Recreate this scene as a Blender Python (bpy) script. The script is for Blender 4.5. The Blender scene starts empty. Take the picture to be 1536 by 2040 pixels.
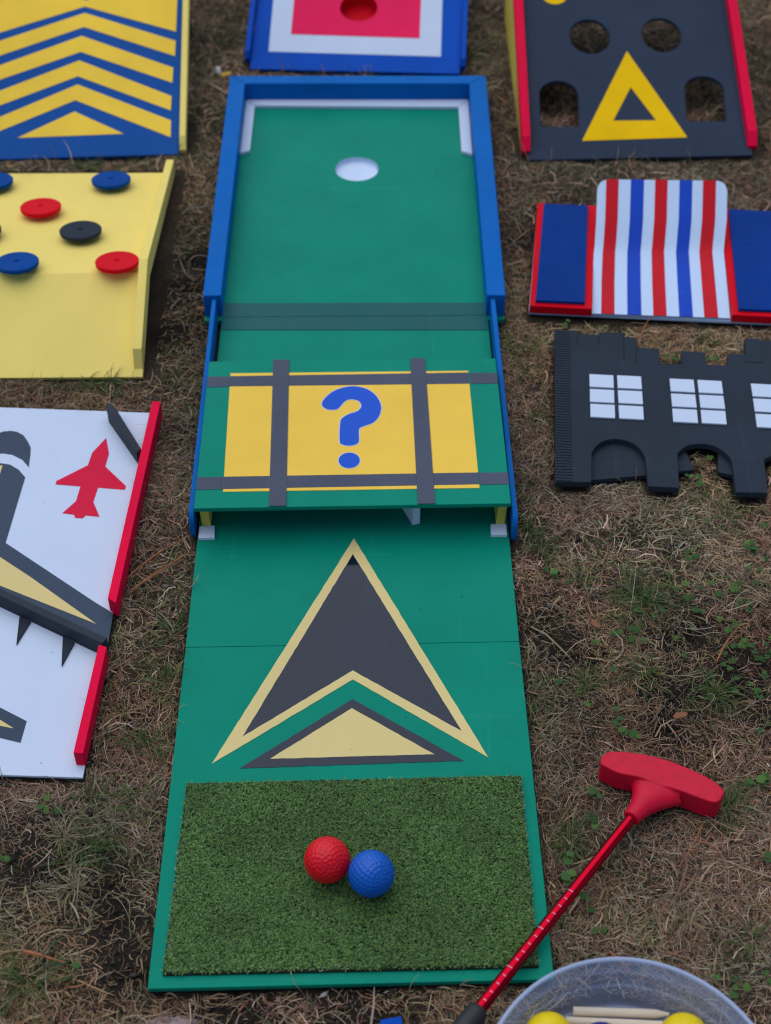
import bpy, bmesh, math, random
import numpy as np
from mathutils import Vector, Matrix
from mathutils.geometry import tessellate_polygon

random.seed(7)
rng = np.random.default_rng(11)
scene = bpy.context.scene
COL = scene.collection

# ------------------------------------------------------------------ camera
cam_d = bpy.data.cameras.new('camera')
cam = bpy.data.objects.new('camera', cam_d)
COL.objects.link(cam)
cam_d.sensor_fit = 'VERTICAL'
cam_d.sensor_height = 24.0
cam_d.lens = 3000.0 / 2040.0 * 24.0
cam_d.clip_start = 0.05
cam_d.clip_end = 500.0
RT = Vector((0.9999, -0.0109, 0.0024))
UP = Vector((0.0060, 0.7055, 0.7086))
FW = Vector((0.0094, 0.7086, -0.7056))
mw = Matrix((RT, UP, -FW)).transposed().to_4x4()
mw.translation = Vector((0.0208, -0.6427, 1.2406))
cam.matrix_world = mw
cam_d.dof.use_dof = True
cam_d.dof.focus_distance = 1.57
cam_d.dof.aperture_fstop = 3.7
scene.camera = cam
scene.cycles.filter_width = 1.15

# ------------------------------------------------------------------ sky, sun, exposure
SUN_EL, SUN_AZ = math.radians(69), math.radians(325)     # azimuth clockwise from +y
world = bpy.data.worlds.new('World')
scene.world = world
world.use_nodes = True
wn = world.node_tree.nodes
bg = wn['Background']
sky = wn.new('ShaderNodeTexSky')
sky.sky_type = 'NISHITA'
sky.sun_disc = False
sky.sun_elevation = SUN_EL
sky.sun_rotation = SUN_AZ
world.node_tree.links.new(sky.outputs[0], bg.inputs[0])
bg.inputs[1].default_value = 0.09
sun_d = bpy.data.lights.new('sun', 'SUN')
sun_d.energy = 1.5
sun_d.angle = math.radians(92)
sun_d.color = (1.0, 0.975, 0.95)
sun = bpy.data.objects.new('sun', sun_d)
COL.objects.link(sun)
sdir = Vector((math.sin(SUN_AZ) * math.cos(SUN_EL), math.cos(SUN_AZ) * math.cos(SUN_EL), math.sin(SUN_EL)))
sun.rotation_euler = sdir.to_track_quat('Z', 'Y').to_euler()
sun.location = sdir * 5
scene.view_settings.view_transform = 'Standard'
scene.view_settings.look = 'None'
scene.view_settings.gamma = 1.0
scene.view_settings.use_curve_mapping = False
scene.view_settings.exposure = 0.30


# ------------------------------------------------------------------ materials
def new_mat(name):
    m = bpy.data.materials.new(name)
    m.use_nodes = True
    nt = m.node_tree
    return m, nt, nt.nodes['Principled BSDF']


def ramp(nt, fac, stops, interp='LINEAR'):
    r = nt.nodes.new('ShaderNodeValToRGB')
    r.color_ramp.interpolation = interp
    el = r.color_ramp.elements
    while len(el) < len(stops):
        el.new(0.5)
    for e, (p, c) in zip(el, stops):
        e.position = p
        e.color = (c[0], c[1], c[2], 1)
    nt.links.new(fac, r.inputs[0])
    return r.outputs[0]


def noise(nt, scale, detail=3, rough=0.6, vec=None, dist=0.0):
    n = nt.nodes.new('ShaderNodeTexNoise')
    n.inputs['Scale'].default_value = scale
    n.inputs['Detail'].default_value = detail
    n.inputs['Roughness'].default_value = rough
    n.inputs['Distortion'].default_value = dist
    if vec is not None:
        nt.links.new(vec, n.inputs['Vector'])
    return n.outputs[0]


def coords(nt, scale=(1, 1, 1), rot=0.0):
    tc = nt.nodes.new('ShaderNodeTexCoord')
    mp = nt.nodes.new('ShaderNodeMapping')
    mp.inputs['Scale'].default_value = scale
    mp.inputs['Rotation'].default_value = (0, 0, rot)
    nt.links.new(tc.outputs['Object'], mp.inputs['Vector'])
    return mp.outputs[0]


def mix_rgb(nt, fac, a, b, mode='MIX'):
    m = nt.nodes.new('ShaderNodeMix')
    m.data_type = 'RGBA'
    m.blend_type = mode
    for sock, v in ((m.inputs[0], fac), (m.inputs[6], a), (m.inputs[7], b)):
        if hasattr(v, 'is_output'):
            nt.links.new(v, sock)
        elif isinstance(v, (int, float)):
            sock.default_value = v
        else:
            sock.default_value = (v[0], v[1], v[2], 1)
    return m.outputs[2]


def paint(name, c, rough=0.45, spec=0.035, grain=None, bump=0.06, specks=0.2, var=0.10):
    """brushed paint on board: slight mottling, dust specks, faint grain relief"""
    m, nt, p = new_mat(name)
    v = coords(nt)
    n1 = noise(nt, 9, 5, 0.65, v)
    lo = [x * (1 - var) for x in c]
    hi = [min(1, x * (1 + var * 0.7)) for x in c]
    col = ramp(nt, n1, [(0.3, lo), (0.7, hi)])
    # dust specks and tiny crumbs stuck on the paint
    n2 = noise(nt, 420, 2, 0.5, v)
    n3 = noise(nt, 14, 3, 0.6, v)
    s2 = ramp(nt, n2, [(0.70, (0, 0, 0)), (0.76, (1, 1, 1))])
    s3 = ramp(nt, n3, [(0.48, (0, 0, 0)), (0.72, (specks,) * 3)])
    mm = nt.nodes.new('ShaderNodeMath')
    mm.operation = 'MULTIPLY'
    nt.links.new(s2, mm.inputs[0])
    nt.links.new(s3, mm.inputs[1])
    grey = (0.16, 0.14, 0.11)
    col = mix_rgb(nt, mm.outputs[0], col, grey)
    # faint rub marks and dried smears
    for sc_, rot in (((5, 90, 20), 0.5), ((90, 4, 20), 0.2)):
        sv = noise(nt, 1.0, 4, 0.55, coords(nt, sc_, rot), 0.6)
        sm_ = ramp(nt, sv, [(0.66, (0, 0, 0)), (0.78, (0.16,) * 3)])
        col = mix_rgb(nt, sm_, col, [min(0.9, x * 1.5 + 0.05) for x in c])
    nt.links.new(col, p.inputs['Base Color'])
    rr = ramp(nt, noise(nt, 26, 4, 0.6, v), [(0.3, (rough * 0.8,) * 3), (0.7, (min(1, rough * 1.25),) * 3)])
    nt.links.new(rr, p.inputs['Roughness'])
    p.inputs['Specular IOR Level'].default_value = spec
    bp = nt.nodes.new('ShaderNodeBump')
    bp.inputs['Strength'].default_value = bump
    bp.inputs['Distance'].default_value = 0.002
    gv = coords(nt, grain) if grain else v
    gn = noise(nt, 60 if grain else 220, 4, 0.6, gv)
    nt.links.new(gn, bp.inputs['Height'])
    nt.links.new(bp.outputs[0], p.inputs['Normal'])
    return m


GX, GY = (1, 14, 14), (14, 1, 14)     # wood grain along x / along y
M = {}
M['green'] = paint('green_paint', (0.003, 0.240, 0.158), 0.38, 0.045, specks=0.5)
M['blue_frame'] = paint('blue_paint', (0.003, 0.127, 0.455), 0.42, 0.041, GY, 0.15)
M['royal'] = paint('royal_blue_paint', (0.003, 0.076, 0.45), 0.42, 0.041)
M['navy'] = paint('navy_paint', (0.003, 0.038, 0.223), 0.5, 0.036)
M['chev_blue'] = paint('ramp_blue_paint', (0.008, 0.078, 0.306), 0.45, 0.041)
M['qblue'] = paint('bright_blue_paint', (0.029, 0.109, 0.584), 0.5, 0.031, specks=0)
M['disc_blue'] = paint('disc_blue_paint', (0.003, 0.06, 0.275), 0.5, 0.036)
M['white'] = paint('white_paint', (0.57, 0.67, 0.82), 0.45, 0.036, var=0.03, specks=0.25)
M['yellow'] = paint('yellow_paint', (0.9, 0.584, 0.085), 0.45, 0.036, var=0.06)
M['tri_yellow'] = paint('signal_yellow_paint', (0.884, 0.529, 0.003), 0.45, 0.036)
M['chev_yellow'] = paint('chevron_yellow_paint', (0.9, 0.598, 0.06), 0.45, 0.036)
M['pale_yellow'] = paint('pale_yellow_paint', (0.884, 0.703, 0.183), 0.5, 0.031, var=0.05)
M['wood_yellow'] = paint('yellow_stained_wood', (0.645, 0.516, 0.097), 0.55, 0.031, GX, 0.3)
M['gold'] = paint('beige_gold_paint', (0.709, 0.577, 0.25), 0.45, 0.036, var=0.06)
M['tape'] = paint('grey_tape', (0.082, 0.094, 0.135), 0.42, 0.036, GX, 0.10)
M['lane_tape'] = paint('clear_grey_tape', (0.010, 0.105, 0.108), 0.30, 0.10, (16, 1, 16), 0.25)
M['charcoal'] = paint('charcoal_paint', (0.006, 0.014, 0.034), 0.08, 0.34, specks=0.5, bump=0.012)
M['plane_grey'] = paint('plane_grey_paint', (0.055, 0.078, 0.115), 0.42, 0.041)
M['black'] = paint('black_paint', (0.029, 0.039, 0.054), 0.55, 0.036, specks=0.6)
M['black_wood'] = paint('black_painted_wood', (0.038, 0.046, 0.060), 0.45, 0.041, GX, 0.35)
M['ramp_black'] = paint('ramp_black_paint', (0.032, 0.046, 0.076), 0.5, 0.041)
M['red'] = paint('red_paint', (0.661, 0.003, 0.014), 0.4, 0.041)
M['red_wood'] = paint('red_painted_wood', (0.794, 0.003, 0.049), 0.42, 0.041, GY, 0.35)
M['jet_red'] = paint('jet_red_paint', (0.685, 0.019, 0.06), 0.5, 0.031)
M['target_red'] = paint('target_red_paint', (0.847, 0.019, 0.105), 0.5, 0.031)
M['bare_wood'] = paint('pale_bare_wood', (0.78, 0.66, 0.50), 0.6, 0.031, GX, 0.25)
M['under'] = paint('board_underside', (0.05, 0.05, 0.055), 0.7, 0.02)
M['tape_red'] = paint('glossy_red_tape', (0.57, 0.002, 0.012), 0.18, 0.10, (1, 9, 9), specks=0.1, bump=0.25)
M['tape_blue'] = paint('glossy_blue_tape', (0.002, 0.055, 0.47), 0.18, 0.10, (1, 9, 9), specks=0.1, bump=0.25)
M['plastic_white'] = paint('white_plastic', (0.52, 0.67, 0.88), 0.22, 0.25, var=0.02, specks=0.1)
M['cup_white'] = paint('white_cup_plastic', (0.58, 0.7, 0.88), 0.4, 0.2, var=0.02, specks=0)


def ball_mat(name, c):
    m, nt, p = new_mat(name)
    p.inputs['Base Color'].default_value = (*c, 1)
    p.inputs['Roughness'].default_value = 0.20
    p.inputs['Specular IOR Level'].default_value = 0.3
    p.inputs['Subsurface Weight'].default_value = 0.0
    p.inputs['Subsurface Radius'].default_value = (0.004, 0.002, 0.002)
    v = coords(nt)
    col = ramp(nt, noise(nt, 90, 4, 0.6, v), [(0.3, [x * 0.88 for x in c]), (0.7, [min(1, x * 1.08) for x in c])])
    nt.links.new(col, p.inputs['Base Color'])
    return m


M['ball_red'] = ball_mat('red_ball_plastic', (0.685, 0.003, 0.014))
M['ball_blue'] = ball_mat('blue_ball_plastic', (0.003, 0.098, 0.49))
M['ball_yellow'] = ball_mat('yellow_ball_plastic', (0.80, 0.60, 0.004))
M['ball_navy'] = ball_mat('dark_blue_ball_plastic', (0.010, 0.02, 0.26))
M['rubber_red'] = ball_mat('red_rubber', (0.60, 0.003, 0.030))
M['rubber_red'].node_tree.nodes['Principled BSDF'].inputs['Roughness'].default_value = 0.42
M['rubber_red'].node_tree.nodes['Principled BSDF'].inputs['Specular IOR Level'].default_value = 0.22

m, nt, p = new_mat('anodised_red_metal')
p.inputs['Base Color'].default_value = (0.50, 0.004, 0.020, 1)
p.inputs['Metallic'].default_value = 1.0
p.inputs['Roughness'].default_value = 0.24
M['metal_red'] = m
m, nt, p = new_mat('black_rubber_grip')
p.inputs['Base Color'].default_value = (0.014, 0.015, 0.018, 1)
p.inputs['Roughness'].default_value = 0.55
M['grip'] = m

# cloudy clear plastic
m, nt, p = new_mat('cloudy_clear_plastic')
out = nt.nodes['Material Output']
p.inputs['Base Color'].default_value = (0.45, 0.54, 0.76, 1)
p.inputs['Roughness'].default_value = 0.22
p.inputs['Specular IOR Level'].default_value = 0.6
tr = nt.nodes.new('ShaderNodeBsdfTransparent')
tr.inputs[0].default_value = (0.93, 0.95, 0.98, 1)
mx = nt.nodes.new('ShaderNodeMixShader')
sc = ramp(nt, noise(nt, 30, 5, 0.7, coords(nt, (1, 1, 6))), [(0.35, (0.20,) * 3), (0.7, (0.32,) * 3)])
nt.links.new(sc, mx.inputs[0])
nt.links.new(tr.outputs[0], mx.inputs[1])
nt.links.new(p.outputs[0], mx.inputs[2])
nt.links.new(mx.outputs[0], out.inputs[0])
M['tub'] = m
m, nt, p = new_mat('cloudy_plastic_rim')
p.inputs['Base Color'].default_value = (0.50, 0.60, 0.82, 1)
p.inputs['Roughness'].default_value = 0.2
tr = nt.nodes.new('ShaderNodeBsdfTransparent')
mx = nt.nodes.new('ShaderNodeMixShader')
mx.inputs[0].default_value = 0.55
nt.links.new(tr.outputs[0], mx.inputs[1])
nt.links.new(p.outputs[0], mx.inputs[2])
nt.links.new(mx.outputs[0], nt.nodes['Material Output'].inputs[0])
M['tub_rim'] = m

# soil
m, nt, p = new_mat('dark_soil')
v = coords(nt)
c1 = ramp(nt, noise(nt, 5, 5, 0.65, v), [(0.28, (0.030, 0.023, 0.017)), (0.48, (0.075, 0.056, 0.037)), (0.75, (0.115, 0.088, 0.058))])
c2 = ramp(nt, noise(nt, 260, 4, 0.7, v), [(0.3, (0.35, 0.33, 0.32)), (0.62, (1.0, 1.0, 1.0)), (0.8, (2.2, 2.0, 1.8))])
hu = nt.nodes.new('ShaderNodeAttribute')      # patches of bare black humus between the dry brown soil
hu.attribute_name = 'Col'
sp = nt.nodes.new('ShaderNodeSeparateColor')
nt.links.new(hu.outputs['Color'], sp.inputs[0])
c1 = mix_rgb(nt, sp.outputs[0], c1, (0.020, 0.017, 0.015))
dry_ = ramp(nt, noise(nt, 14, 6, 0.7, v), [(0.3, (0.060, 0.048, 0.028)), (0.5, (0.13, 0.10, 0.062)), (0.7, (0.17, 0.135, 0.085))])
c1 = mix_rgb(nt, sp.outputs[1], c1, dry_)
nt.links.new(mix_rgb(nt, 1.0, c1, c2, 'MULTIPLY'), p.inputs['Base Color'])
p.inputs['Roughness'].default_value = 0.95
p.inputs['Specular IOR Level'].default_value = 0.1
bp = nt.nodes.new('ShaderNodeBump')
bp.inputs['Strength'].default_value = 0.9
bp.inputs['Distance'].default_value = 0.004
nt.links.new(noise(nt, 320, 5, 0.7, v), bp.inputs['Height'])
nt.links.new(bp.outputs[0], p.inputs['Normal'])
M['soil'] = m


def blade_mat(name, rough=0.75, trans=0.25):
    m, nt, p = new_mat(name)
    at = nt.nodes.new('ShaderNodeAttribute')
    at.attribute_name = 'Col'
    nt.links.new(at.outputs['Color'], p.inputs['Base Color'])
    p.inputs['Roughness'].default_value = rough
    p.inputs['Specular IOR Level'].default_value = 0.22
    t = nt.nodes.new('ShaderNodeBsdfTranslucent')
    nt.links.new(at.outputs['Color'], t.inputs[0])
    mx = nt.nodes.new('ShaderNodeMixShader')
    mx.inputs[0].default_value = trans
    nt.links.new(p.outputs[0], mx.inputs[1])
    nt.links.new(t.outputs[0], mx.inputs[2])
    nt.links.new(mx.outputs[0], nt.nodes['Material Output'].inputs[0])
    return m


M['blade'] = blade_mat('grass_blades')
M['crumb'] = blade_mat('soil_crumbs', 0.95, 0.0)
M['turf'] = blade_mat('artificial_turf', 0.45, 0.12)


def simple(name, c, rough=0.6, scale=120, var=0.3):
    m, nt, p = new_mat(name)
    col = ramp(nt, noise(nt, scale, 4, 0.65, coords(nt)), [(0.3, [x * (1 - var) for x in c]), (0.7, [min(1, x * (1 + var)) for x in c])])
    nt.links.new(col, p.inputs['Base Color'])
    p.inputs['Roughness'].default_value = rough
    p.inputs['Specular IOR Level'].default_value = 0.25
    return m


M['needle'] = simple('orange_pine_needle', (0.30, 0.115, 0.045))
M['twig'] = simple('orange_bark', (0.33, 0.11, 0.05))
M['stone_dark'] = simple('dark_stone', (0.050, 0.046, 0.047), 0.8, 160, 0.4)
M['stone_pink'] = simple('pinkish_stone', (0.22, 0.165, 0.155), 0.8, 150, 0.7)
M['pebble'] = simple('white_pebble', (0.6, 0.6, 0.58), 0.6)
M['dead_leaf'] = simple('dead_leaf', (0.22, 0.085, 0.04))
M['yellow_leaf'] = simple('yellow_leaf', (0.5, 0.30, 0.03))
M['turf_back'] = simple('turf_backing', (0.010, 0.020, 0.010), 0.9)


# ------------------------------------------------------------------ object helpers
def thing(name, label, cat, loc, group=None):
    o = bpy.data.objects.new(name, None)
    o.empty_display_size = 0.05
    COL.objects.link(o)
    o.location = loc
    tag(o, label, cat, group)
    return o


def tag(o, label, cat, group=None):
    o['label'] = label
    o['category'] = cat
    if group:
        o['group'] = group
    return o


def base_of(o):
    v = Vector(o.location)
    while o.parent:
        o = o.parent
        v += Vector(o.location)
    return v


def link_mesh(name, me, mat, parent=None, bevel=0.0, seg=2, smooth=False, label=None, loc=None):
    if mat:
        me.materials.append(mat)
    o = bpy.data.objects.new(name, me)
    COL.objects.link(o)
    off = base_of(parent) if parent else Vector((0, 0, 0))
    if loc is not None:
        off = Vector(loc)
        o.location = off
    if parent:
        o.parent = parent
    if off.length > 0:
        me.transform(Matrix.Translation(-off))
    if smooth:
        me.polygons.foreach_set('use_smooth', [True] * len(me.polygons))
    if bevel > 0:
        b = o.modifiers.new('edge', 'BEVEL')
        b.width = bevel
        b.segments = seg
        b.limit_method = 'ANGLE'
        b.angle_limit = math.radians(35)
    if label:
        o['label'] = label
    return o


class Frame:
    """a board's own frame: origin, right, back, normal"""
    def __init__(self, o, u, v=None, tilt=None):
        self.o = Vector(o)
        self.u = Vector(u).normalized()
        if v is None:
            t = math.radians(tilt or 0)
            bk = Vector((-self.u.y, self.u.x, 0)).normalized()
            v = bk * math.cos(t) + Vector((0, 0, 1)) * math.sin(t)
        v = Vector(v)
        v = v - self.u * v.dot(self.u)
        self.v = v.normalized()
        self.n = self.u.cross(self.v)

    def __call__(self, a, b, c=0.0):
        return self.o + self.u * a + self.v * b + self.n * c


WORLD = Frame((0, 0, 0), (1, 0, 0))


def wobble(poly, amp=0.00014, step=0.006):
    out = []
    n = len(poly)
    for i in range(n):
        a, b = Vector(poly[i]), Vector(poly[(i + 1) % n])
        L = (b - a).length
        k = max(1, int(L / step))
        nn = Vector((-(b - a).y, (b - a).x)) / max(L, 1e-9)
        for j in range(k):
            q = a.lerp(b, j / k)
            if j:
                q = q + nn * random.gauss(0, amp)
            out.append((q.x, q.y))
    return out


def area2(p):
    return sum(p[i][0] * p[(i + 1) % len(p)][1] - p[(i + 1) % len(p)][0] * p[i][1] for i in range(len(p))) / 2


def prism(name, poly, z0, z1, mat, parent=None, frame=WORLD, holes=(), bevel=0.0006, label=None, smooth=False, loc=None, seg=2, hole_mat=None):
    """extruded outline with real thickness; holes cut right through"""
    poly = list(poly)
    if area2(poly) < 0:
        poly.reverse()
    loops = [poly]
    for h in holes:
        h = list(h)
        if area2(h) > 0:
            h.reverse()
        loops.append(h)
    flat = [q for lp in loops for q in lp]
    n = len(flat)
    verts = [frame(a, b, z0) for a, b in flat] + [frame(a, b, z1) for a, b in flat]
    faces = []
    nside = 0
    if holes:
        tris = tessellate_polygon([[Vector((a, b, 0)) for a, b in lp] for lp in loops])
        for t in tris:
            pa, pb, pc = (flat[i] for i in t)
            cr = (pb[0] - pa[0]) * (pc[1] - pa[1]) - (pb[1] - pa[1]) * (pc[0] - pa[0])
            t = tuple(t) if cr > 0 else tuple(reversed(t))
            faces.append(tuple(i + n for i in t))
            faces.append(tuple(reversed(t)))
    else:
        faces.append(tuple(range(n, 2 * n)))
        faces.append(tuple(reversed(range(n))))
    k = 0
    mi = [0] * len(faces)
    for li, lp in enumerate(loops):
        L = len(lp)
        for i in range(L):
            j = (i + 1) % L
            faces.append((k + i, k + j, n + k + j, n + k + i))
            mi.append(1 if (li and hole_mat) else 0)
        k += L
    me = bpy.data.meshes.new(name)
    me.from_pydata(verts, [], faces)
    o = link_mesh(name, me, mat, parent, bevel, seg, smooth, label, loc)
    if hole_mat:
        me.materials.append(hole_mat)
        me.polygons.foreach_set('material_index', mi)
    return o


def box(name, a0, a1, b0, b1, z0, z1, mat, parent=None, frame=WORLD, **k):
    return prism(name, [(a0, b0), (a1, b0), (a1, b1), (a0, b1)], z0, z1, mat, parent, frame, **k)


def circle(cx, cy, rx, ry=None, n=40, a0=0, a1=360):
    ry = rx if ry is None else ry
    full = abs(a1 - a0) >= 360
    m = n if full else n + 1
    return [(cx + rx * math.cos(math.radians(a0 + (a1 - a0) * i / n)), cy + ry * math.sin(math.radians(a0 + (a1 - a0) * i / n))) for i in range(m)]


def bar(name, p, q, w, h, z0, mat, parent, **k):
    """straight stick from p to q in plan, centred"""
    d = Vector((q[0] - p[0], q[1] - p[1]))
    nrm = Vector((-d.y, d.x)).normalized() * w / 2
    return prism(name, [(p[0] - nrm.x, p[1] - nrm.y), (q[0] - nrm.x, q[1] - nrm.y), (q[0] + nrm.x, q[1] + nrm.y), (p[0] + nrm.x, p[1] + nrm.y)], z0, z0 + h, mat, parent, **k)


def sweep(name, rings, mat, parent=None, smooth=True, cap=True, label=None, loc=None):
    n = len(rings[0])
    verts = [v for r in rings for v in r]
    faces = []
    for i in range(len(rings) - 1):
        for j in range(n):
            k = (j + 1) % n
            faces.append((i * n + j, i * n + k, (i + 1) * n + k, (i + 1) * n + j))
    if cap:
        faces.append(tuple(reversed(range(n))))
        faces.append(tuple((len(rings) - 1) * n + j for j in range(n)))
    me = bpy.data.meshes.new(name)
    me.from_pydata(verts, [], faces)
    bm = bmesh.new()
    bm.from_mesh(me)
    bmesh.ops.recalc_face_normals(bm, faces=bm.faces)
    bm.to_mesh(me)
    bm.free()
    o = link_mesh(name, me, mat, parent, smooth=smooth, label=label, loc=loc)
    if smooth:
        e = o.modifiers.new('split', 'EDGE_SPLIT')
        e.split_angle = math.radians(50)
    return o


def ring_at(c, t, rw, rh=None, n=24):
    t = Vector(t).normalized()
    s = t.cross(Vector((0, 0, 1))).normalized()
    u = s.cross(t)
    rh = rw if rh is None else rh
    return [Vector(c) + s * rw * math.cos(2 * math.pi * i / n) + u * rh * math.sin(2 * math.pi * i / n) for i in range(n)]


# ------------------------------------------------------------------ numpy noise
def vnoise(x, y, scale, seed):
    g = np.random.default_rng(seed).random((256, 256))
    fx, fy = x * scale + 1000.37, y * scale + 1000.71
    ix, iy = np.floor(fx).astype(int), np.floor(fy).astype(int)
    tx, ty = fx - ix, fy - iy
    tx, ty = tx * tx * (3 - 2 * tx), ty * ty * (3 - 2 * ty)
    a, b = g[ix % 256, iy % 256], g[(ix + 1) % 256, iy % 256]
    c, d = g[ix % 256, (iy + 1) % 256], g[(ix + 1) % 256, (iy + 1) % 256]
    return (a * (1 - tx) + b * tx) * (1 - ty) + (c * (1 - tx) + d * tx) * ty


def gheight(x, y):
    h = (vnoise(x, y, 9, 1) - 0.5) * 0.006 + (vnoise(x, y, 28, 2) - 0.5) * 0.004 + (vnoise(x, y, 85, 3) - 0.5) * 0.0025
    return np.minimum(h, 0.0035)


# ------------------------------------------------------------------ ground
GX0, GX1, GY0, GY1, GS = -1.25, 1.35, -0.75, 2.95, 0.010
xs = np.r_[[-60, -20, -6, -2.5], np.arange(GX0, GX1, GS), [2.5, 6, 20, 60]]
ys = np.r_[[-60, -20, -6, -2.2], np.arange(GY0, GY1, GS), [4.5, 9, 25, 60]]
X, Y = np.meshgrid(xs, ys)
Zg = gheight(X, Y)
nx, ny = len(xs), len(ys)
me = bpy.data.meshes.new('ground')
idx = np.arange(nx * ny).reshape(ny, nx)
quads = np.stack([idx[:-1, :-1], idx[:-1, 1:], idx[1:, 1:], idx[1:, :-1]], -1).reshape(-1, 4)


def fast_mesh(me, V, F, col=None, smooth=False):
    nf, k = F.shape
    me.vertices.add(len(V))
    me.vertices.foreach_set('co', np.ascontiguousarray(V, dtype=np.float32).ravel())
    me.loops.add(nf * k)
    me.loops.foreach_set('vertex_index', F.astype(np.int32).ravel())
    me.polygons.add(nf)
    me.polygons.foreach_set('loop_start', np.arange(0, nf * k, k, dtype=np.int32))
    if smooth:
        me.polygons.foreach_set('use_smooth', np.ones(nf, dtype=bool))
    me.update(calc_edges=True)
    if col is not None:
        a = me.attributes.new('Col', 'FLOAT_COLOR', 'POINT')
        c4 = np.ones((len(V), 4), dtype=np.float32)
        c4[:, :3] = col
        a.data.foreach_set('color', c4.ravel())
    me.validate()
    return me


DARK_SPOTS = [(0.34, 0.33, 0.055), (0.405, 0.345, 0.05), (0.222, 0.40, 0.05), (0.208, 0.42, 0.04), (-0.215, 0.075, 0.05), (-0.195, 0.035, 0.05), (-0.30, 0.14, 0.04), (0.0, -0.02, 0.07), (-0.1, -0.03, 0.06), (-0.235, 0.94, 0.05), (-0.225, 1.03, 0.05), (0.34, 0.40, 0.03), (0.23, -0.0, 0.04), (0.44, 0.31, 0.05), (0.37, 0.41, 0.035), (0.32, 0.285, 0.03), (-0.23, 0.10, 0.04), (0.32, 0.56, 0.02), (-0.215, 1.10, 0.04), (0.25, 1.15, 0.04)]


def field(x, y, spots):
    f = np.zeros_like(x)
    for sx, sy, r in spots:
        f = np.maximum(f, np.exp(-((x - sx) ** 2 + (y - sy) ** 2) / (r * r)))
    return f


humus = np.clip(field(X, Y, DARK_SPOTS) * (0.6 + 0.8 * vnoise(X, Y, 30, 24)), 0, 1).ravel()
far = np.clip(np.maximum.reduce([np.abs(X - 0.05) - 0.42 - 0.2 * np.clip(Y, 0, 3), Y - 2.1, -0.2 - Y]) / 0.3, 0, 1).ravel()      # short dry turf further out
fast_mesh(me, np.stack([X.ravel(), Y.ravel(), Zg.ravel()], -1), quads, col=np.stack([humus, far, 0 * far], -1), smooth=True)
ground = link_mesh('ground', me, M['soil'])
ground['kind'] = 'structure'

# areas kept free of grass and crumbs: (outline, lower z(x,y), upper z(x,y))
KEEP = []


def keep(poly, lo, hi):
    KEEP.append((np.array(poly, float), lo, hi))


# ------------------------------------------------------------------ the main lane
LZ = 0.012
lane = thing('golf_hole_lane', 'long green mini golf lane with black arrow and turf tee mat in the middle', 'golf lane', (0, 0.6, 0))
# front boards (hinged, so a hair out of line)
FL, FR = -0.1775, 0.1795
prism('front_board', [(-0.1780, 0.0002), (0.1795, 0.0060), (0.1775, 0.3945), (-0.1770, 0.3895)], 0.006, LZ, M['green'], lane, bevel=0.0007)
prism('middle_board', [(-0.1770, 0.38985), (0.1775, 0.39485), (0.1772, 0.952), (-0.1760, 0.952)], 0.006, LZ, M['green'], lane, bevel=0.0005)
prism('rear_board', [(-0.1990, 0.9525), (0.1990, 0.9525), (0.2060, 1.5385), (-0.1990, 1.5385)], 0.0055, LZ, M['green'], lane, bevel=0.0007,
      holes=[circle(0.0022, 1.3207, 0.0324)], hole_mat=M['cup_white'])
# painted arrow
P1 = LZ + 0.0005
outer = wobble([(0.0008, 0.5485), (-0.1386, 0.2391), (0.0006, 0.3443), (0.1355, 0.2445)])
inner = wobble([(-0.0003, 0.5242), (-0.1101, 0.2719), (0.0005, 0.3563), (0.1107, 0.2768)])
prism('arrow_outline', outer, LZ - 0.001, P1, M['gold'], lane, holes=[inner], bevel=0)
prism('arrow_fill', inner, LZ - 0.001, P1 - 0.0001, M['charcoal'], lane, bevel=0)
tri_o = wobble([(0.0001, 0.3186), (-0.1104, 0.2335), (0.1110, 0.2405)])
tri_i = wobble([(-0.0003, 0.3070), (-0.0812, 0.2447), (0.0824, 0.2486)])
prism('triangle_outline', tri_o, LZ - 0.001, P1, M['charcoal'], lane, holes=[tri_i], bevel=0)
prism('triangle_fill', tri_i, LZ - 0.001, P1 - 0.0001, M['gold'], lane, bevel=0)
# tape across the joint
prism('tape_band', [(-0.1755, 0.9318), (0.1755, 0.9290), (0.1760, 0.9605), (-0.1757, 0.9595)], LZ - 0.001, LZ + 0.0008, M['lane_tape'], lane, bevel=0.0002)
prism('tape_band', [(-0.1757, 0.9590), (0.1760, 0.9600), (0.1762, 0.9875), (-0.1757, 0.9890)], LZ - 0.001, LZ + 0.0013, M['lane_tape'], lane, bevel=0.0002)
# blue timber frame at the far end
FZ0, FZ1 = LZ + 0.0002, 0.046
prism('frame_wall', [(-0.1990, 0.9615), (-0.1750, 0.9625), (-0.1740, 1.5150), (-0.1990, 1.5390)], FZ0, FZ1, M['blue_frame'], lane, bevel=0.0012)
prism('frame_wall', [(0.1745, 0.9605), (0.1990, 0.9595), (0.2066, 1.5370), (0.1790, 1.5130)], FZ0, FZ1, M['blue_frame'], lane, bevel=0.0012)
prism('frame_wall', [(-0.1739, 1.5155), (0.1788, 1.5135), (0.2062, 1.5378), (-0.1986, 1.5398)], FZ0, FZ1 - 0.0003, M['blue_frame'], lane, bevel=0.0012)
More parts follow.
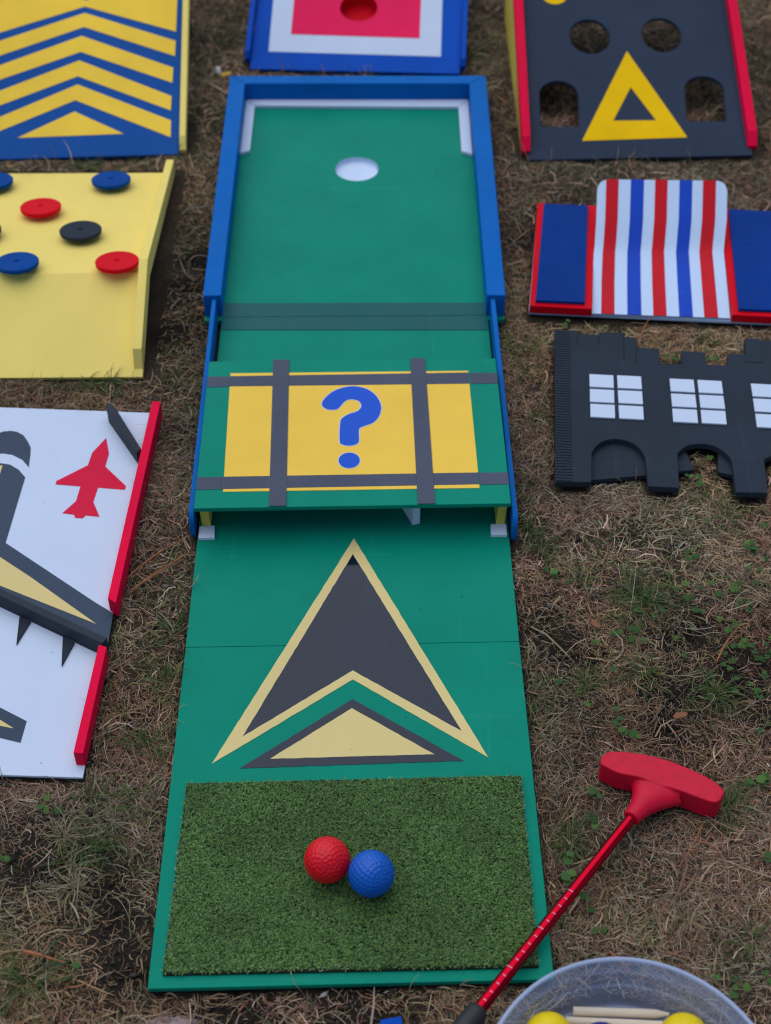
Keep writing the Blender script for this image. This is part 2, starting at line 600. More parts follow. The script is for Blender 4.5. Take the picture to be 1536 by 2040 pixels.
# white buffer strips
ST0, ST1 = LZ, LZ + 0.006
prism('buffer_strip', [(-0.1736, 1.5150), (0.1784, 1.5128), (0.1620, 1.4905), (-0.1590, 1.4970)], ST0, ST1, M['white'], lane, bevel=0.0008)
prism('buffer_strip', [(-0.1737, 1.5145), (-0.1745, 1.3580), (-0.1600, 1.3650), (-0.1593, 1.4968)], ST0, ST1 - 0.0002, M['white'], lane, bevel=0.0008)
prism('buffer_strip', [(0.1784, 1.5122), (0.1622, 1.4903), (0.1609, 1.3605), (0.1768, 1.3520)], ST0, ST1 - 0.0002, M['white'], lane, bevel=0.0008)
# cup under the hole
rings = []
for r, z in ((0.0318, LZ - 0.002), (0.0316, 0.0055), (0.028, 0.0042), (0.0005, 0.0040)):
    rings.append([Vector((0.0022 + r * math.cos(a), 1.3207 + r * math.sin(a), z)) for a in np.linspace(0, 2 * math.pi, 40, endpoint=False)])
sweep('cup', rings, M['cup_white'], lane, cap=False)
# thin blue side rails, rounded at the front foot


def side_rail(x0, x1, y0, y1, y2, skew):
    prof = []
    zt, zb, r = 0.045, 0.004, 0.014
    for a in np.linspace(180, 90, 7):
        prof.append((y0 + r + r * math.cos(math.radians(a)), zt - r + r * math.sin(math.radians(a))))
    prof = [(y0 + 0.010, zb), (y0 + 0.003, zb + 0.004), (y0, zb + 0.012)] + prof + [(y2, zt - 0.004), (y2, zb)]
    n = len(prof)
    vs, fs = [], []
    for x in (x0, x1):
        vs += [(x + skew * (y - y0), y, z) for y, z in prof]
    fs.append(tuple(range(n)))
    fs.append(tuple(reversed(range(n, 2 * n))))
    for i in range(n):
        j = (i + 1) % n
        fs.append((i, n + i, n + j, j))
    me = bpy.data.meshes.new('side_rail')
    me.from_pydata(vs, [], fs)
    bm = bmesh.new(); bm.from_mesh(me); bmesh.ops.recalc_face_normals(bm, faces=bm.faces); bm.to_mesh(me); bm.free()
    return link_mesh('side_rail', me, M['blue_frame'], lane, 0.0008)


side_rail(-0.1848, -0.1790, 0.553, 0.7, 0.9605, -0.006)
side_rail(0.1795, 0.1856, 0.545, 0.7, 0.9585, 0.000)
# artificial turf mat
MAT = [(-0.1655, 0.0120), (0.1667, 0.0165), (0.1660, 0.2205), (-0.1610, 0.2145)]
mat_o = prism('turf_mat', MAT, LZ - 0.001, LZ + 0.0028, M['turf_back'], lane, bevel=0.0003)
for pl in ([(-0.178, -0.0), (0.1795, 0.006), (0.1775, 0.9525), (-0.177, 0.9525)], [(-0.1995, 0.9525), (0.1995, 0.9525), (0.2075, 1.5405), (-0.2005, 1.5405)]):
    keep(pl, lambda x, y: 0 * x - 1, lambda x, y: 0 * x + 0.014)
keep([(-0.188, 0.55), (-0.176, 0.55), (-0.176, 0.965), (-0.188, 0.965)], lambda x, y: 0 * x - 1, lambda x, y: 0 * x + 0.05)
keep([(0.176, 0.542), (0.1885, 0.542), (0.1885, 0.965), (0.176, 0.965)], lambda x, y: 0 * x - 1, lambda x, y: 0 * x + 0.05)

# ------------------------------------------------------------------ tunnel bridge with the question mark
BZ = 0.061
br = thing('tunnel_bridge', 'raised green panel with yellow sheet, grey tape and blue question mark bridging the lane', 'golf obstacle', (0, 0.69, LZ))
BK = 0.9908          # the drawing of the panel, scaled to its real size


class ScaledFrame(Frame):
    def __call__(self, a, b, c=0.0):
        return Vector((0.0208 + (a - 0.0208) * BK, -0.6427 + (b + 0.6427) * BK, c))


BFR = ScaledFrame((0, 0, 0), (1, 0, 0))
prism('panel', [(-0.1785, 0.5605), (0.1785, 0.5655), (0.1770, 0.8240), (-0.1800, 0.8205)], BZ - 0.0058, BZ, M['green'], br, BFR, bevel=0.0008)
prism('yellow_sheet', [(-0.1519, 0.7967), (0.1417, 0.7992), (0.1443, 0.5905), (-0.1474, 0.5866)], BZ - 0.0002, BZ + 0.0006, M['yellow'], br, BFR, bevel=0.0002)
T0 = BZ + 0.0004
prism('tape_strip', [(-0.1530, 0.7906), (0.1418, 0.7953), (0.1419, 0.7742), (-0.1526, 0.7714)], T0, BZ + 0.0010, M['tape'], br, BFR, bevel=0.0002)
prism('tape_strip', [(-0.1496, 0.6110), (0.1440, 0.6157), (0.1443, 0.5962), (-0.1498, 0.5908)], T0, BZ + 0.0010, M['tape'], br, BFR, bevel=0.0002)
for q in ([(-0.1797, 0.7905), (-0.1537, 0.7908), (-0.1532, 0.7712), (-0.1795, 0.7704)], [(0.1432, 0.7952), (0.1766, 0.7948), (0.1769, 0.7748), (0.1433, 0.7745)],
          [(-0.1780, 0.6108), (-0.1502, 0.6110), (-0.1504, 0.5908), (-0.1782, 0.5902)], [(0.1448, 0.6157), (0.1781, 0.6160), (0.1783, 0.5964), (0.1451, 0.5960)]):
    prism('tape_strip', q, BZ - 0.0002, BZ + 0.0006, M['tape'], br, BFR, bevel=0.0002)
prism('tape_strip', [(-0.1002, 0.8213), (-0.0802, 0.8217), (-0.0747, 0.5625), (-0.0942, 0.5622)], T0, BZ + 0.0016, M['tape'], br, BFR, bevel=0.0002)
prism('tape_strip', [(0.0704, 0.8230), (0.0889, 0.8232), (0.0927, 0.5647), (0.0731, 0.5644)], T0, BZ + 0.0016, M['tape'], br, BFR, bevel=0.0002)


def catmull(p, n=4):
    o = []
    for i in range(len(p)):
        a, b, c, d = (np.array(p[(i + k - 1) % len(p)]) for k in range(4))
        for t in np.arange(n) / n:
            o.append(tuple(0.5 * ((2 * b) + (c - a) * t + (2 * a - 5 * b + 4 * c - d) * t * t + (3 * b - a - 3 * c + d) * t ** 3)))
    return o


QM = [(-0.0382, 0.738), (-0.0334, 0.7499), (-0.0233, 0.7618), (-0.01, 0.7685), (0.0026, 0.7697), (0.0166, 0.7644), (0.0276, 0.7515), (0.0333, 0.7332), (0.031, 0.7157), (0.0232, 0.7026), (0.0096, 0.6953), (0.0066, 0.6893), (0.0067, 0.6711), (0.0037, 0.6652), (-0.0043, 0.6624), (-0.0129, 0.6649), (-0.0159, 0.6713), (-0.0157, 0.7017), (-0.0128, 0.7119), (-0.0041, 0.7193), (0.0055, 0.7243), (0.0096, 0.7334), (0.0068, 0.7419), (-0.0015, 0.7458), (-0.0092, 0.7433), (-0.0147, 0.7349), (-0.0193, 0.7278), (-0.0275, 0.7266), (-0.0344, 0.7296)]
QMC = catmull(QM, 3)
prism('question_mark', QMC, T0, BZ + 0.0012, M['qblue'], br, BFR, bevel=0)
prism('question_dot', circle(-0.0045, 0.6372, 0.0123, 0.0131), T0, BZ + 0.0012, M['qblue'], br, BFR, bevel=0)


def outset(poly, d):
    p = np.array(poly)
    if area2(poly) < 0:
        p = p[::-1]
    t = np.roll(p, -1, 0) - np.roll(p, 1, 0)
    nn = np.stack([t[:, 1], -t[:, 0]], -1)
    nn /= np.linalg.norm(nn, axis=1)[:, None] + 1e-9
    return [tuple(q) for q in p + nn * d]


prism('white_edging', outset(QMC, 0.0010), T0, BZ + 0.0009, M['white'], br, BFR, bevel=0)
prism('white_edging', circle(-0.0045, 0.6372, 0.0132, 0.0140), T0, BZ + 0.0009, M['white'], br, BFR, bevel=0)
# yellow legs running back under the panel, white feet, white brace


def lean_post(x0, x1, dx, name='post'):
    vs = []
    for z, s in ((LZ + 0.004, 0), (BZ - 0.006, 1)):
        y0 = 0.5665
        for (x, y) in ((x0, y0), (x1, y0), (x1, 0.640), (x0, 0.640)):
            vs.append((x + dx * s, y, z))
    fs = [(3, 2, 1, 0), (4, 5, 6, 7)] + [(i, (i + 1) % 4, 4 + (i + 1) % 4, 4 + i) for i in range(4)]
    me = bpy.data.meshes.new(name)
    me.from_pydata(vs, [], fs)
    return link_mesh(name, me, M['wood_yellow'], br, 0.0005)


lean_post(-0.1722, -0.1622, -0.0022)
lean_post(0.1630, 0.1730, 0.0022)
prism('foot', [(-0.1756, 0.5660), (-0.1582, 0.5668), (-0.1568, 0.5475), (-0.1752, 0.5470)], LZ, LZ + 0.0045, M['white'], br, bevel=0.0006)
prism('foot', [(0.1570, 0.5665), (0.1746, 0.5668), (0.1750, 0.5490), (0.1565, 0.5492)], LZ, LZ + 0.0045, M['white'], br, bevel=0.0006)
# triangular white brace: upright front face, side wall running back to the left
prism('brace', [(0.0680, 0.5690), (0.0765, 0.5715), (0.0660, 0.640), (0.0420, 0.640), (0.0410, 0.632)], LZ + 0.0002, BZ - 0.006, M['white'], br, bevel=0.0005)

# ------------------------------------------------------------------ golf balls


def ball_mesh(name, r, sub, ndim=320, depth=0.00055, rad=0.00180):
    bm = bmesh.new()
    bmesh.ops.create_icosphere(bm, subdivisions=sub, radius=1)
    V = np.array([v.co[:] for v in bm.verts])
    k = np.arange(ndim) + 0.5
    th = np.pi * (1 + 5 ** 0.5) * k
    ph = np.arccos(1 - 2 * k / ndim)
    D = np.stack([np.cos(th) * np.sin(ph), np.sin(th) * np.sin(ph), np.cos(ph)], -1)
    dmin = np.full(len(V), 9.0)
    for i in range(0, ndim, 50):
        dd = np.linalg.norm(V[:, None, :] - D[None, i:i + 50, :], axis=2).min(1)
        dmin = np.minimum(dmin, dd)
    dmin *= r
    off = np.where(dmin < rad, -depth * (1 - (dmin / rad) ** 2) ** 0.7, 0)
    rr = r + off
    for v, s in zip(bm.verts, rr):
        v.co = Vector(v.co) * float(s)
    me = bpy.data.meshes.new(name)
    bm.to_mesh(me)
    bm.free()
    me.polygons.foreach_set('use_smooth', [True] * len(me.polygons))
    return me


def golf_ball(loc, mat, label, sub=5, rot=(0, 0, 0)):
    me = ball_mesh('golf_ball', 0.02135, sub)
    me.materials.append(mat)
    o = bpy.data.objects.new('golf_ball', me)
    COL.objects.link(o)
    o.location = loc
    o.rotation_euler = rot
    return tag(o, label, 'golf ball', 'golf balls')


golf_ball((-0.0215, 0.1107, 0.0408), M['ball_red'], 'red dimpled golf ball on the turf mat, touching the blue one', 6, (0.9, -0.25, 0.2))
golf_ball((0.0187, 0.0961, 0.0408), M['ball_blue'], 'bright blue dimpled golf ball on the turf mat, touching the red one', 6, (0.95, -0.2, 1.3))

# ------------------------------------------------------------------ putter
pt = thing('putter', 'red putter with T-shaped rubber head lying across the front corner of the lane', 'putter', (0.2667, 0.1667, 0.0))
headtop = [(0.2429, 0.2228), (0.2463, 0.2324), (0.2564, 0.2368), (0.2753, 0.2351), (0.2999, 0.229), (0.3237, 0.2182), (0.3452, 0.2047), (0.3571, 0.1915), (0.3568, 0.185), (0.35, 0.1768), (0.3408, 0.1778), (0.3192, 0.1881), (0.2971, 0.1977), (0.2794, 0.2054), (0.2596, 0.2106), (0.2479, 0.218)]
hd = prism('head', catmull(headtop, 3), 0.005, 0.032, M['rubber_red'], pt, bevel=0.0)
# neck joined into the same moulded piece
nbm = bmesh.new()
nbm.from_mesh(hd.data)
off = base_of(pt)
path = [((0.2960, 0.2030, 0.0185), 0.030, 0.0125), ((0.2895, 0.1940, 0.0185), 0.0215, 0.0122), ((0.2835, 0.1860, 0.0190), 0.0150, 0.0115), ((0.2770, 0.1780, 0.0200), 0.0108, 0.0100), ((0.2700, 0.1700, 0.0212), 0.0090, 0.0090), ((0.2662, 0.1655, 0.0216), 0.0086, 0.0086)]
axis = Vector((0.2676, 0.167, 0.0215)) - Vector((0.1106, -0.031, 0.031))
prev = None
for c, rw, rh in path:
    ring = [nbm.verts.new(v - off) for v in ring_at(c, axis, rw, rh, 28)]
    if prev:
        for j in range(28):
            nbm.faces.new((prev[j], prev[(j + 1) % 28], ring[(j + 1) % 28], ring[j]))
    else:
        nbm.faces.new(ring)
    prev = ring
nbm.faces.new(list(reversed(prev)))
bmesh.ops.recalc_face_normals(nbm, faces=nbm.faces)
nbm.to_mesh(hd.data)
nbm.free()
rm = hd.modifiers.new('mould', 'REMESH')
rm.mode = 'VOXEL'
rm.voxel_size = 0.0011
rm.use_smooth_shade = True
sm = hd.modifiers.new('soften', 'SMOOTH')
sm.factor = 0.5
sm.iterations = 9
S0, S1 = Vector((0.2700, 0.1700, 0.0212)), Vector((0.1106, -0.031, 0.031))
ax = (S1 - S0).normalized()
shaft = sweep('shaft', [ring_at(S0, ax, 0.0053, n=32), ring_at(S1 + ax * 0.01, ax, 0.0060, n=32)], M['metal_red'], pt)
side = ax.cross(Vector((0, 0, 1))).normalized()
upv = side.cross(ax)
tk = [Vector((0.1974, 0.0846, 0.0)), Vector((0.1123, -0.0236, 0.0))]


def s_at(pt2):
    return S0 + ax * (Vector((pt2.x, pt2.y, S0.z)) - S0).dot(ax)


ta, tb = (s_at(q) for q in tk)
for i in range(15):
    c = ta.lerp(tb, i / 14)
    rr = 0.00563 + 0.00035 * i / 14
    long_ = i % 5 == 0
    w = 0.00022
    vs, fs = [], []
    a_in, a_out = (-0.30, 0.75) if long_ else (-0.30, 0.20)
    n = 8
    for a in np.linspace(a_in, a_out, n):
        d = upv * math.cos(a) + side * math.sin(a)
        for s in (-w, w):
            vs.append(c + d * (rr + 0.00012) + ax * s)
            vs.append(c + d * (rr - 0.0004) + ax * s)
    for k in range(n - 1):
        b0, b1 = 4 * k, 4 * (k + 1)
        fs += [(b0, b1, b1 + 2, b0 + 2), (b0 + 1, b0 + 3, b1 + 3, b1 + 1), (b0, b0 + 1, b1 + 1, b1), (b0 + 2, b1 + 2, b1 + 3, b0 + 3)]
    me = bpy.data.meshes.new('tick_mark')
    me.from_pydata([v - base_of(pt) for v in vs], [], fs)
    me.materials.append(M['white'])
    o = bpy.data.objects.new('tick_mark', me)
    COL.objects.link(o)
    o.parent = shaft
gr = [(0.000, 0.0072), (0.0015, 0.0088), (0.006, 0.0098), (0.03, 0.0104), (0.12, 0.0110), (0.22, 0.0122), (0.235, 0.0118), (0.240, 0.008)]
sweep('grip', [ring_at(S1 + ax * s + Vector((0, 0, 0.000)), ax, r, n=32) for s, r in gr], M['grip'], pt)

# ------------------------------------------------------------------ plastic tub and what lies in it
TC = (0.225, -0.131)
tub = thing('plastic_tub', 'round cloudy clear plastic tub holding golf balls and pegs at the bottom edge', 'tub', (TC[0], TC[1], 0.0))
prof_out = [(0.030, 0.0285), (0.0955, 0.0285), (0.1035, 0.0290), (0.1060, 0.0320), (0.1072, 0.0400), (0.1080, 0.0520), (0.1098, 0.0535), (0.1112, 0.0600), (0.1120, 0.0690), (0.1150, 0.0710), (0.1160, 0.0770), (0.1168, 0.0795),
            (0.1185, 0.0805), (0.1200, 0.0795), (0.1203, 0.0760), (0.1190, 0.0755), (0.1180, 0.0745), (0.1170, 0.0690), (0.1145, 0.0670), (0.1130, 0.0590), (0.1118, 0.0515), (0.1095, 0.0505), (0.1088, 0.0400), (0.1080, 0.0200), (0.1070, 0.0030), (0.1045, 0.0030), (0.1050, 0.0262), (0.030, 0.0262), (0.0005, 0.0262)]
rings = [[Vector((TC[0] + r * math.cos(a), TC[1] + r * math.sin(a), z)) for a in np.linspace(0, 2 * math.pi, 96, endpoint=False)] for r, z in prof_out]
rings = [[Vector((TC[0] + 0.0005 * math.cos(a), TC[1] + 0.0005 * math.sin(a), 0.0285)) for a in np.linspace(0, 2 * math.pi, 96, endpoint=False)]] + rings
sweep('wall', rings, M['tub'], tub, cap=False)
rim = [[Vector((TC[0] + (0.1192 + 0.0019 * math.cos(t)) * math.cos(a), TC[1] + (0.1192 + 0.0019 * math.cos(t)) * math.sin(a), 0.0795 + 0.0019 * math.sin(t))) for a in np.linspace(0, 2 * math.pi, 96, endpoint=False)] for t in np.linspace(0, 2 * math.pi, 11)]
sweep('rim', rim, M['tub_rim'], tub, cap=False)
golf_ball((0.1653, -0.0668, 0.050), M['ball_yellow'], 'yellow golf ball in the tub, left of the blue ball', 5, (0.3, 0.5, 0))
golf_ball((0.2776, -0.0690, 0.050), M['ball_yellow'], 'yellow golf ball in the tub, right of the wooden pegs', 5, (1.1, 0.5, 0))
golf_ball((0.2085, -0.0765, 0.0500), M['ball_navy'], 'dark blue golf ball in the tub between the yellow ones', 5, (0.6, 0.1, 0))


def peg(p, q, r, label, tip=True):
    p, q = Vector(p), Vector(q)
    d = q - p
    st = [(0, 1), (0.03, 1.0), (0.80, 1.0), (0.86, 0.95), (1.0, 0.35)] if tip else [(0, 1), (1, 1)]
    o = sweep('wooden_peg', [ring_at(p + d * s, d, r * k, n=10) for s, k in st], M['bare_wood'], None, loc=p)
    return tag(o, label, 'peg', 'wooden pegs in the tub')


peg((0.1905, -0.0346, 0.0325), (0.2720, -0.0382, 0.0325), 0.0040, 'pale wooden peg with tapered tip lying farthest back in the tub')
peg((0.1835, -0.0432, 0.0323), (0.2650, -0.0480, 0.0323), 0.0038, 'pale wooden peg lying in front of the other peg in the tub', False)
card = prism('blue_strip', [(0.0255, -0.0295), (0.0440, -0.0262), (0.0520, -0.0750), (0.0335, -0.0780)], 0.004, 0.010, M['royal'], None, loc=(0.038, -0.05, 0.004), bevel=0.0005)
tag(card, 'flat blue strip cut off by the bottom edge, left of the putter grip', 'strip')

# ------------------------------------------------------------------ white board with bomber and jet
wb = thing('bomber_board', 'white board with grey bomber, small red jet and red rails left of the lane', 'golf hole board', (-0.42, 0.49, 0.0))
WZ = 0.020
WK = (1.2406 - 0.011) / (1.2406 - WZ)     # the board lies 9 mm lower than it was drawn


class LowFrame(Frame):
    def __call__(self, a, b, c=0.0):
        return Vector((0.0208 + (a - 0.0208) * WK, -0.6427 + (b + 0.6427) * WK, c - 0.009))


WFR = LowFrame((0, 0, 0), (1, 0, 0))
BRc, TRc = Vector((-0.2622, 0.2185)), Vector((-0.2512, 0.7587))
prism('board', [(-0.2622, 0.2185), (-0.2512, 0.7587), (-0.585, 0.7800), (-0.597, 0.2350)], WZ - 0.003, WZ, M['white'], wb, WFR, bevel=0.0006)
prism('base_board', [(-0.2628, 0.2195), (-0.2520, 0.7575), (-0.584, 0.779), (-0.596, 0.236)], 0.0125, WZ - 0.0031, M['under'], wb, WFR, bevel=0.0005)
PW = WZ + 0.0005
AX0, AXD = Vector((-0.4163, 0.7262)), Vector((0.048, 1.0)).normalized()
AXN = Vector((AXD.y, -AXD.x))


def mir(p):
    q = Vector(p) - AX0
    s = q.dot(AXN)
    return tuple(Vector(p) - AXN * 2 * s)


def sym(pts):
    """right-hand outline from nose to tail, mirrored to the left wing"""
    return [tuple(p) for p in pts] + [mir(p) for p in reversed(pts)]


jet = [(-0.2989, 0.7124), (-0.2921, 0.6847), (-0.2938, 0.6619), (-0.2655, 0.6282), (-0.2663, 0.6221), (-0.2979, 0.626), (-0.3004, 0.6022), (-0.2902, 0.5778), (-0.3064, 0.5803), (-0.3093, 0.5755), (-0.3179, 0.5764), (-0.32, 0.5815), (-0.3335, 0.5842), (-0.3206, 0.6034), (-0.3187, 0.6282), (-0.3483, 0.632), (-0.348, 0.6375), (-0.3147, 0.6643), (-0.3124, 0.6859)]
prism('red_jet', jet, WZ - 0.001, PW, M['jet_red'], wb, WFR, bevel=0)
nose_r = [(-0.4163, 0.7262), (-0.4080, 0.7242), (-0.3995, 0.7180), (-0.3922, 0.7065), (-0.3872, 0.6960), (-0.3858, 0.6850), (-0.3841, 0.6616)]
band_o = [(-0.3938, 0.6746), (-0.4071, 0.6835), (-0.4185, 0.6862)]
prism('bomber_nose', nose_r + band_o + [mir(p) for p in reversed(band_o[:-1])] + [mir(p) for p in reversed(nose_r[1:])], WZ - 0.001, PW, M['plane_grey'], wb, WFR, bevel=0)
band_i = [(-0.4193, 0.6688), (-0.4071, 0.6661), (-0.3955, 0.6574), (-0.3856, 0.6441)]
body_r = band_i + [(-0.3907, 0.5372), (-0.2790, 0.4470), (-0.2574, 0.4310), (-0.2580, 0.3720), (-0.2700, 0.3770), (-0.3806, 0.4412), (-0.3960, 0.4500), (-0.4000, 0.330), (-0.3574, 0.3048), (-0.3276, 0.2873), (-0.3296, 0.2607), (-0.3510, 0.2670), (-0.4080, 0.2870)]
prism('bomber_body', sym(body_r[1:])[:len(body_r) - 1] + [mir(p) for p in reversed(body_r[1:])] + [band_i[0]], WZ - 0.001, PW, M['plane_grey'], wb, WFR, bevel=0)
gold_r = [(-0.3932, 0.5151), (-0.3546, 0.4846), (-0.2733, 0.4155), (-0.3859, 0.4720), (-0.3990, 0.4790)]
for q in (gold_r, [mir(p) for p in gold_r]):
    prism('wing_stripe', q, WZ - 0.0008, PW + 0.0003, M['gold'], wb, WFR, bevel=0)
tg = [(-0.3640, 0.2957), (-0.3390, 0.2781), (-0.3640, 0.2840)]
for q in (tg, [mir(p) for p in tg]):
    prism('tail_stripe', q, WZ - 0.0008, PW + 0.0003, M['gold'], wb, WFR, bevel=0)
prism('body_stripe', [(-0.4190, 0.664), (-0.4155, 0.6645), (-0.4165, 0.6400), (-0.4225, 0.52), (-0.4240, 0.52)], WZ - 0.0008, PW + 0.0003, M['gold'], wb, WFR, bevel=0)
RZ = 0.0405
prism('rail', [(-0.2457, 0.7564), (-0.2350, 0.7558), (-0.2516, 0.4280), (-0.2613, 0.4350)], 0.0172, RZ, M['red_wood'], wb, WFR, bevel=0.0007)
prism('rail', [(-0.2629, 0.3705), (-0.2541, 0.3672), (-0.2608, 0.2325), (-0.2706, 0.2333)], WZ, RZ, M['red_wood'], wb, WFR, bevel=0.0007)
prism('deflector', [(-0.2550, 0.6650), (-0.2498, 0.6705), (-0.2872, 0.7420), (-0.2955, 0.7540), (-0.3000, 0.7525), (-0.2990, 0.7410)], WZ, RZ, M['black_wood'], wb, WFR, bevel=0.0007)
d2 = Vector((0.1225, -0.0704)).normalized()
n2 = Vector((-d2.y, d2.x))
e0, e1 = Vector((-0.4040, 0.4600)), Vector((-0.2574, 0.3760))
for s in (0, 1):
    q = [e0 - n2 * 0.0042, e1 - n2 * 0.0042, e1 + n2 * 0.0042, e0 + n2 * 0.0042]
    q = [tuple(v) for v in q]
    prism('wing_bar', [mir(p) for p in q] if s else q, WZ, RZ - 0.0005, M['black_wood'], wb, WFR, bevel=0.0006)
for q in ([(-0.3569, 0.4268), (-0.3538, 0.3868), (-0.3437, 0.4187)], [(-0.3065, 0.3976), (-0.3021, 0.3570), (-0.2929, 0.3889)]):
    for s in (0, 1):
        prism('engine_fin', [mir(p) for p in q] if s else q, WZ - 0.001, WZ + 0.0022, M['black'], wb, WFR, bevel=0)
keep([tuple(WFR(*p))[:2] for p in [(-0.2622, 0.2185), (-0.2512, 0.7587), (-0.585, 0.7800), (-0.597, 0.2350)]], lambda x, y: 0 * x - 1, lambda x, y: 0 * x + 0.013)

# ------------------------------------------------------------------ yellow hump board with discs
hb = thing('hump_board', 'pale yellow folded board with coloured discs and a yellow side rail', 'golf hole board', (-0.45, 1.08, 0.0))
FN = Frame((-0.2701, 0.8439, 0.006), (1, 0.002, 0), tilt=20)
crest = FN(0, 0.159)
FB = Frame(crest, (1, 0.002, 0), Vector((-0.268, 1.317, 0.006)) - crest)
BL = 0.335
box('near_panel', -0.355, 0.0, 0.0, 0.1592, -0.006, 0.0, M['pale_yellow'], hb, FN, bevel=0.0006)
prism('far_panel', [(-0.355, 0.0), (0.0, 0.0), (-0.001, BL), (-0.355, BL)], -0.006, 0.0, M['pale_yellow'], hb, FB, bevel=0.0006)


def hump_rail(x0):
    w = 0.0115
    hz = 0.020
    bm = bmesh.new()
    secs = [FN(x0, 0.012, 0), FN(x0, 0.030, hz), FB(x0, 0.0, hz), FB(x0, BL + 0.002, hz)]
    base = [FN(x0, 0.012, -0.003), FN(x0, 0.030, -0.003), FB(x0, 0.0, -0.003), FB(x0, BL + 0.002, -0.003)]
    U = Vector((w, 0, 0))
    vs = []
    for a, b in zip(base, secs):
        vs += [bm.verts.new(a), bm.verts.new(a + U), bm.verts.new(b + U), bm.verts.new(b)]
    for i in range(3):
        for j in range(4):
            bm.faces.new((vs[4 * i + j], vs[4 * i + (j + 1) % 4], vs[4 * i + 4 + (j + 1) % 4], vs[4 * i + 4 + j]))
    bm.faces.new(vs[:4])
    bm.faces.new(list(reversed(vs[-4:])))
    bmesh.ops.recalc_face_normals(bm, faces=bm.faces)
    me = bpy.data.meshes.new('side_rail')
    bm.to_mesh(me)
    bm.free()
    return link_mesh('side_rail', me, M['pale_yellow'], hb, 0.0007)


hump_rail(-0.0117)
hump_rail(-0.3552)
HZ = 0.0135
for cx, cy, mk, lb in ((-0.0875, 0.282, 'disc_blue', 'blue disc nearest the far right corner'), (-0.1739, 0.1853, 'red', 'red disc in the middle of the board'), (-0.1057, 0.1072, 'black', 'black disc in the middle of the board'),
                       (-0.0428, 0.0095, 'red', 'red disc touching the side rail at the crest'), (-0.1747, 0.0090, 'disc_blue', 'blue disc on the crest'), (-0.2595, 0.2795, 'disc_blue', 'blue disc cut by the left edge at the back'), (-0.2440, 0.1096, 'black', 'black disc cut by the left edge')):
    r = 0.0288
    pr = [(0.0035, HZ - 0.0012), (0.0035, HZ), (r - 0.001, HZ), (r, HZ - 0.001), (r - 0.0005, HZ - 0.0055), (r - 0.002, HZ - 0.0065), (0.014, HZ - 0.0068), (0.012, -0.0005)]
    sub = [[FB(cx + q * math.cos(a), cy + q * math.sin(a), z) for a in np.linspace(0, 2 * math.pi, 48, endpoint=False)] for q, z in [(0.0003, HZ - 0.0012)] + pr]
    o = sweep('disc', sub, M[mk], hb, label=lb)
    o.modifiers['split'].split_angle = math.radians(30)
keep([(-0.64, 0.8439), (-0.2590, 0.8439), (-0.2585, 0.9934), (-0.64, 0.9934)], lambda x, y: 0 * x - 1, lambda x, y: 0.008 + (y - 0.8439) * 0.37)
keep([(-0.64, 0.9934), (-0.2585, 0.9934), (-0.2570, 1.330), (-0.64, 1.330)], lambda x, y: 0 * x - 1, lambda x, y: 0.008 + (1.317 - y) * 0.17 + 0.0)

# ------------------------------------------------------------------ tilted ramps at the back


def ramp_keep(fr, w0, w1, L, tilt):
    t = math.tan(math.radians(tilt))
    pts = [fr(a, b) for a, b in ((w0, -0.002), (w1, -0.002), (w1, L), (w0, L))]
    bk = Vector((-fr.u.y, fr.u.x))
    ox, oy = fr.o.x, fr.o.y
    keep([(p.x, p.y) for p in pts], lambda x, y: 0.004 + ((x - ox) * bk.x + (y - oy) * bk.y) * t - 0.014 - 0.02 * (((x - ox) * bk.x + (y - oy) * bk.y) < 0.09),
         lambda x, y: 0.004 + ((x - ox) * bk.x + (y - oy) * bk.y) * t + 0.006)


# chevron ramp, back left
FA = Frame((-0.6149, 1.3575, 0.006), (0.9989, 0.0466, 0), tilt=18)
cr = thing('chevron_ramp', 'blue ramp with yellow chevrons and yellow rail behind the disc board', 'golf ramp', (-0.44, 1.5, 0.0))
AL = 0.46
prism('board', [(0.020, 0.0), (0.346, 0.0), (0.352, AL), (0.030, AL)], -0.006, 0.0, M['chev_blue'], cr, FA)
CZ = 0.0005
sl = (0.2509 - 0.3104) / (0.3386 - 0.1914)
prism('chevron', [(0.1920, 0.3104), (0.3386, 0.2512), (0.3395, 0.45), (0.045, 0.45), (0.050, 0.2560)][:1] + [(0.3390, 0.2512), (0.3430, 0.442), (0.0520, 0.442), (0.0480, 0.2540)], -0.001, CZ, M['chev_yellow'], cr, FA, bevel=0,
      holes=[[(0.1936, 0.3235), (0.1990, 0.3260), (0.1990, 0.436), (0.1880, 0.436), (0.1880, 0.3260)]])
for a0, a1, r0, r1, l0, l1 in ((0.2776 + 0.0135, 0.2590 + 0.0, 0.2312, 0.1992, 0.2360, 0.2030),):
    pass
rows = [((0.1924, 0.2965), (0.1922, 0.2660), (0.3388, 0.2312), (0.3378, 0.1992), (0.0470, 0.2350), (0.0475, 0.2030)),
        ((0.1894, 0.2470), (0.1890, 0.2130), (0.3354, 0.1747), (0.3344, 0.1435), (0.0480, 0.1820), (0.0490, 0.1520)),
        ((0.1878, 0.1950), (0.1866, 0.1620), (0.3334, 0.1160), (0.3324, 0.0872), (0.0500, 0.1280), (0.0505, 0.0980)),
        ((0.1868, 0.1450), (0.1846, 0.1130), (0.3330, 0.0669), (0.3328, 0.0336), (0.0510, 0.0730), (0.0520, 0.0450))]
for at_, ab, rt, rb, lt, lb_ in rows:
    prism('chevron', [at_, rt, rb, ab, lb_, lt], -0.001, CZ, M['chev_yellow'], cr, FA, bevel=0)
prism('triangle', [(0.1842, 0.0900), (0.2612, 0.0428), (0.0995, 0.0405)], -0.001, CZ, M['chev_yellow'], cr, FA, bevel=0)


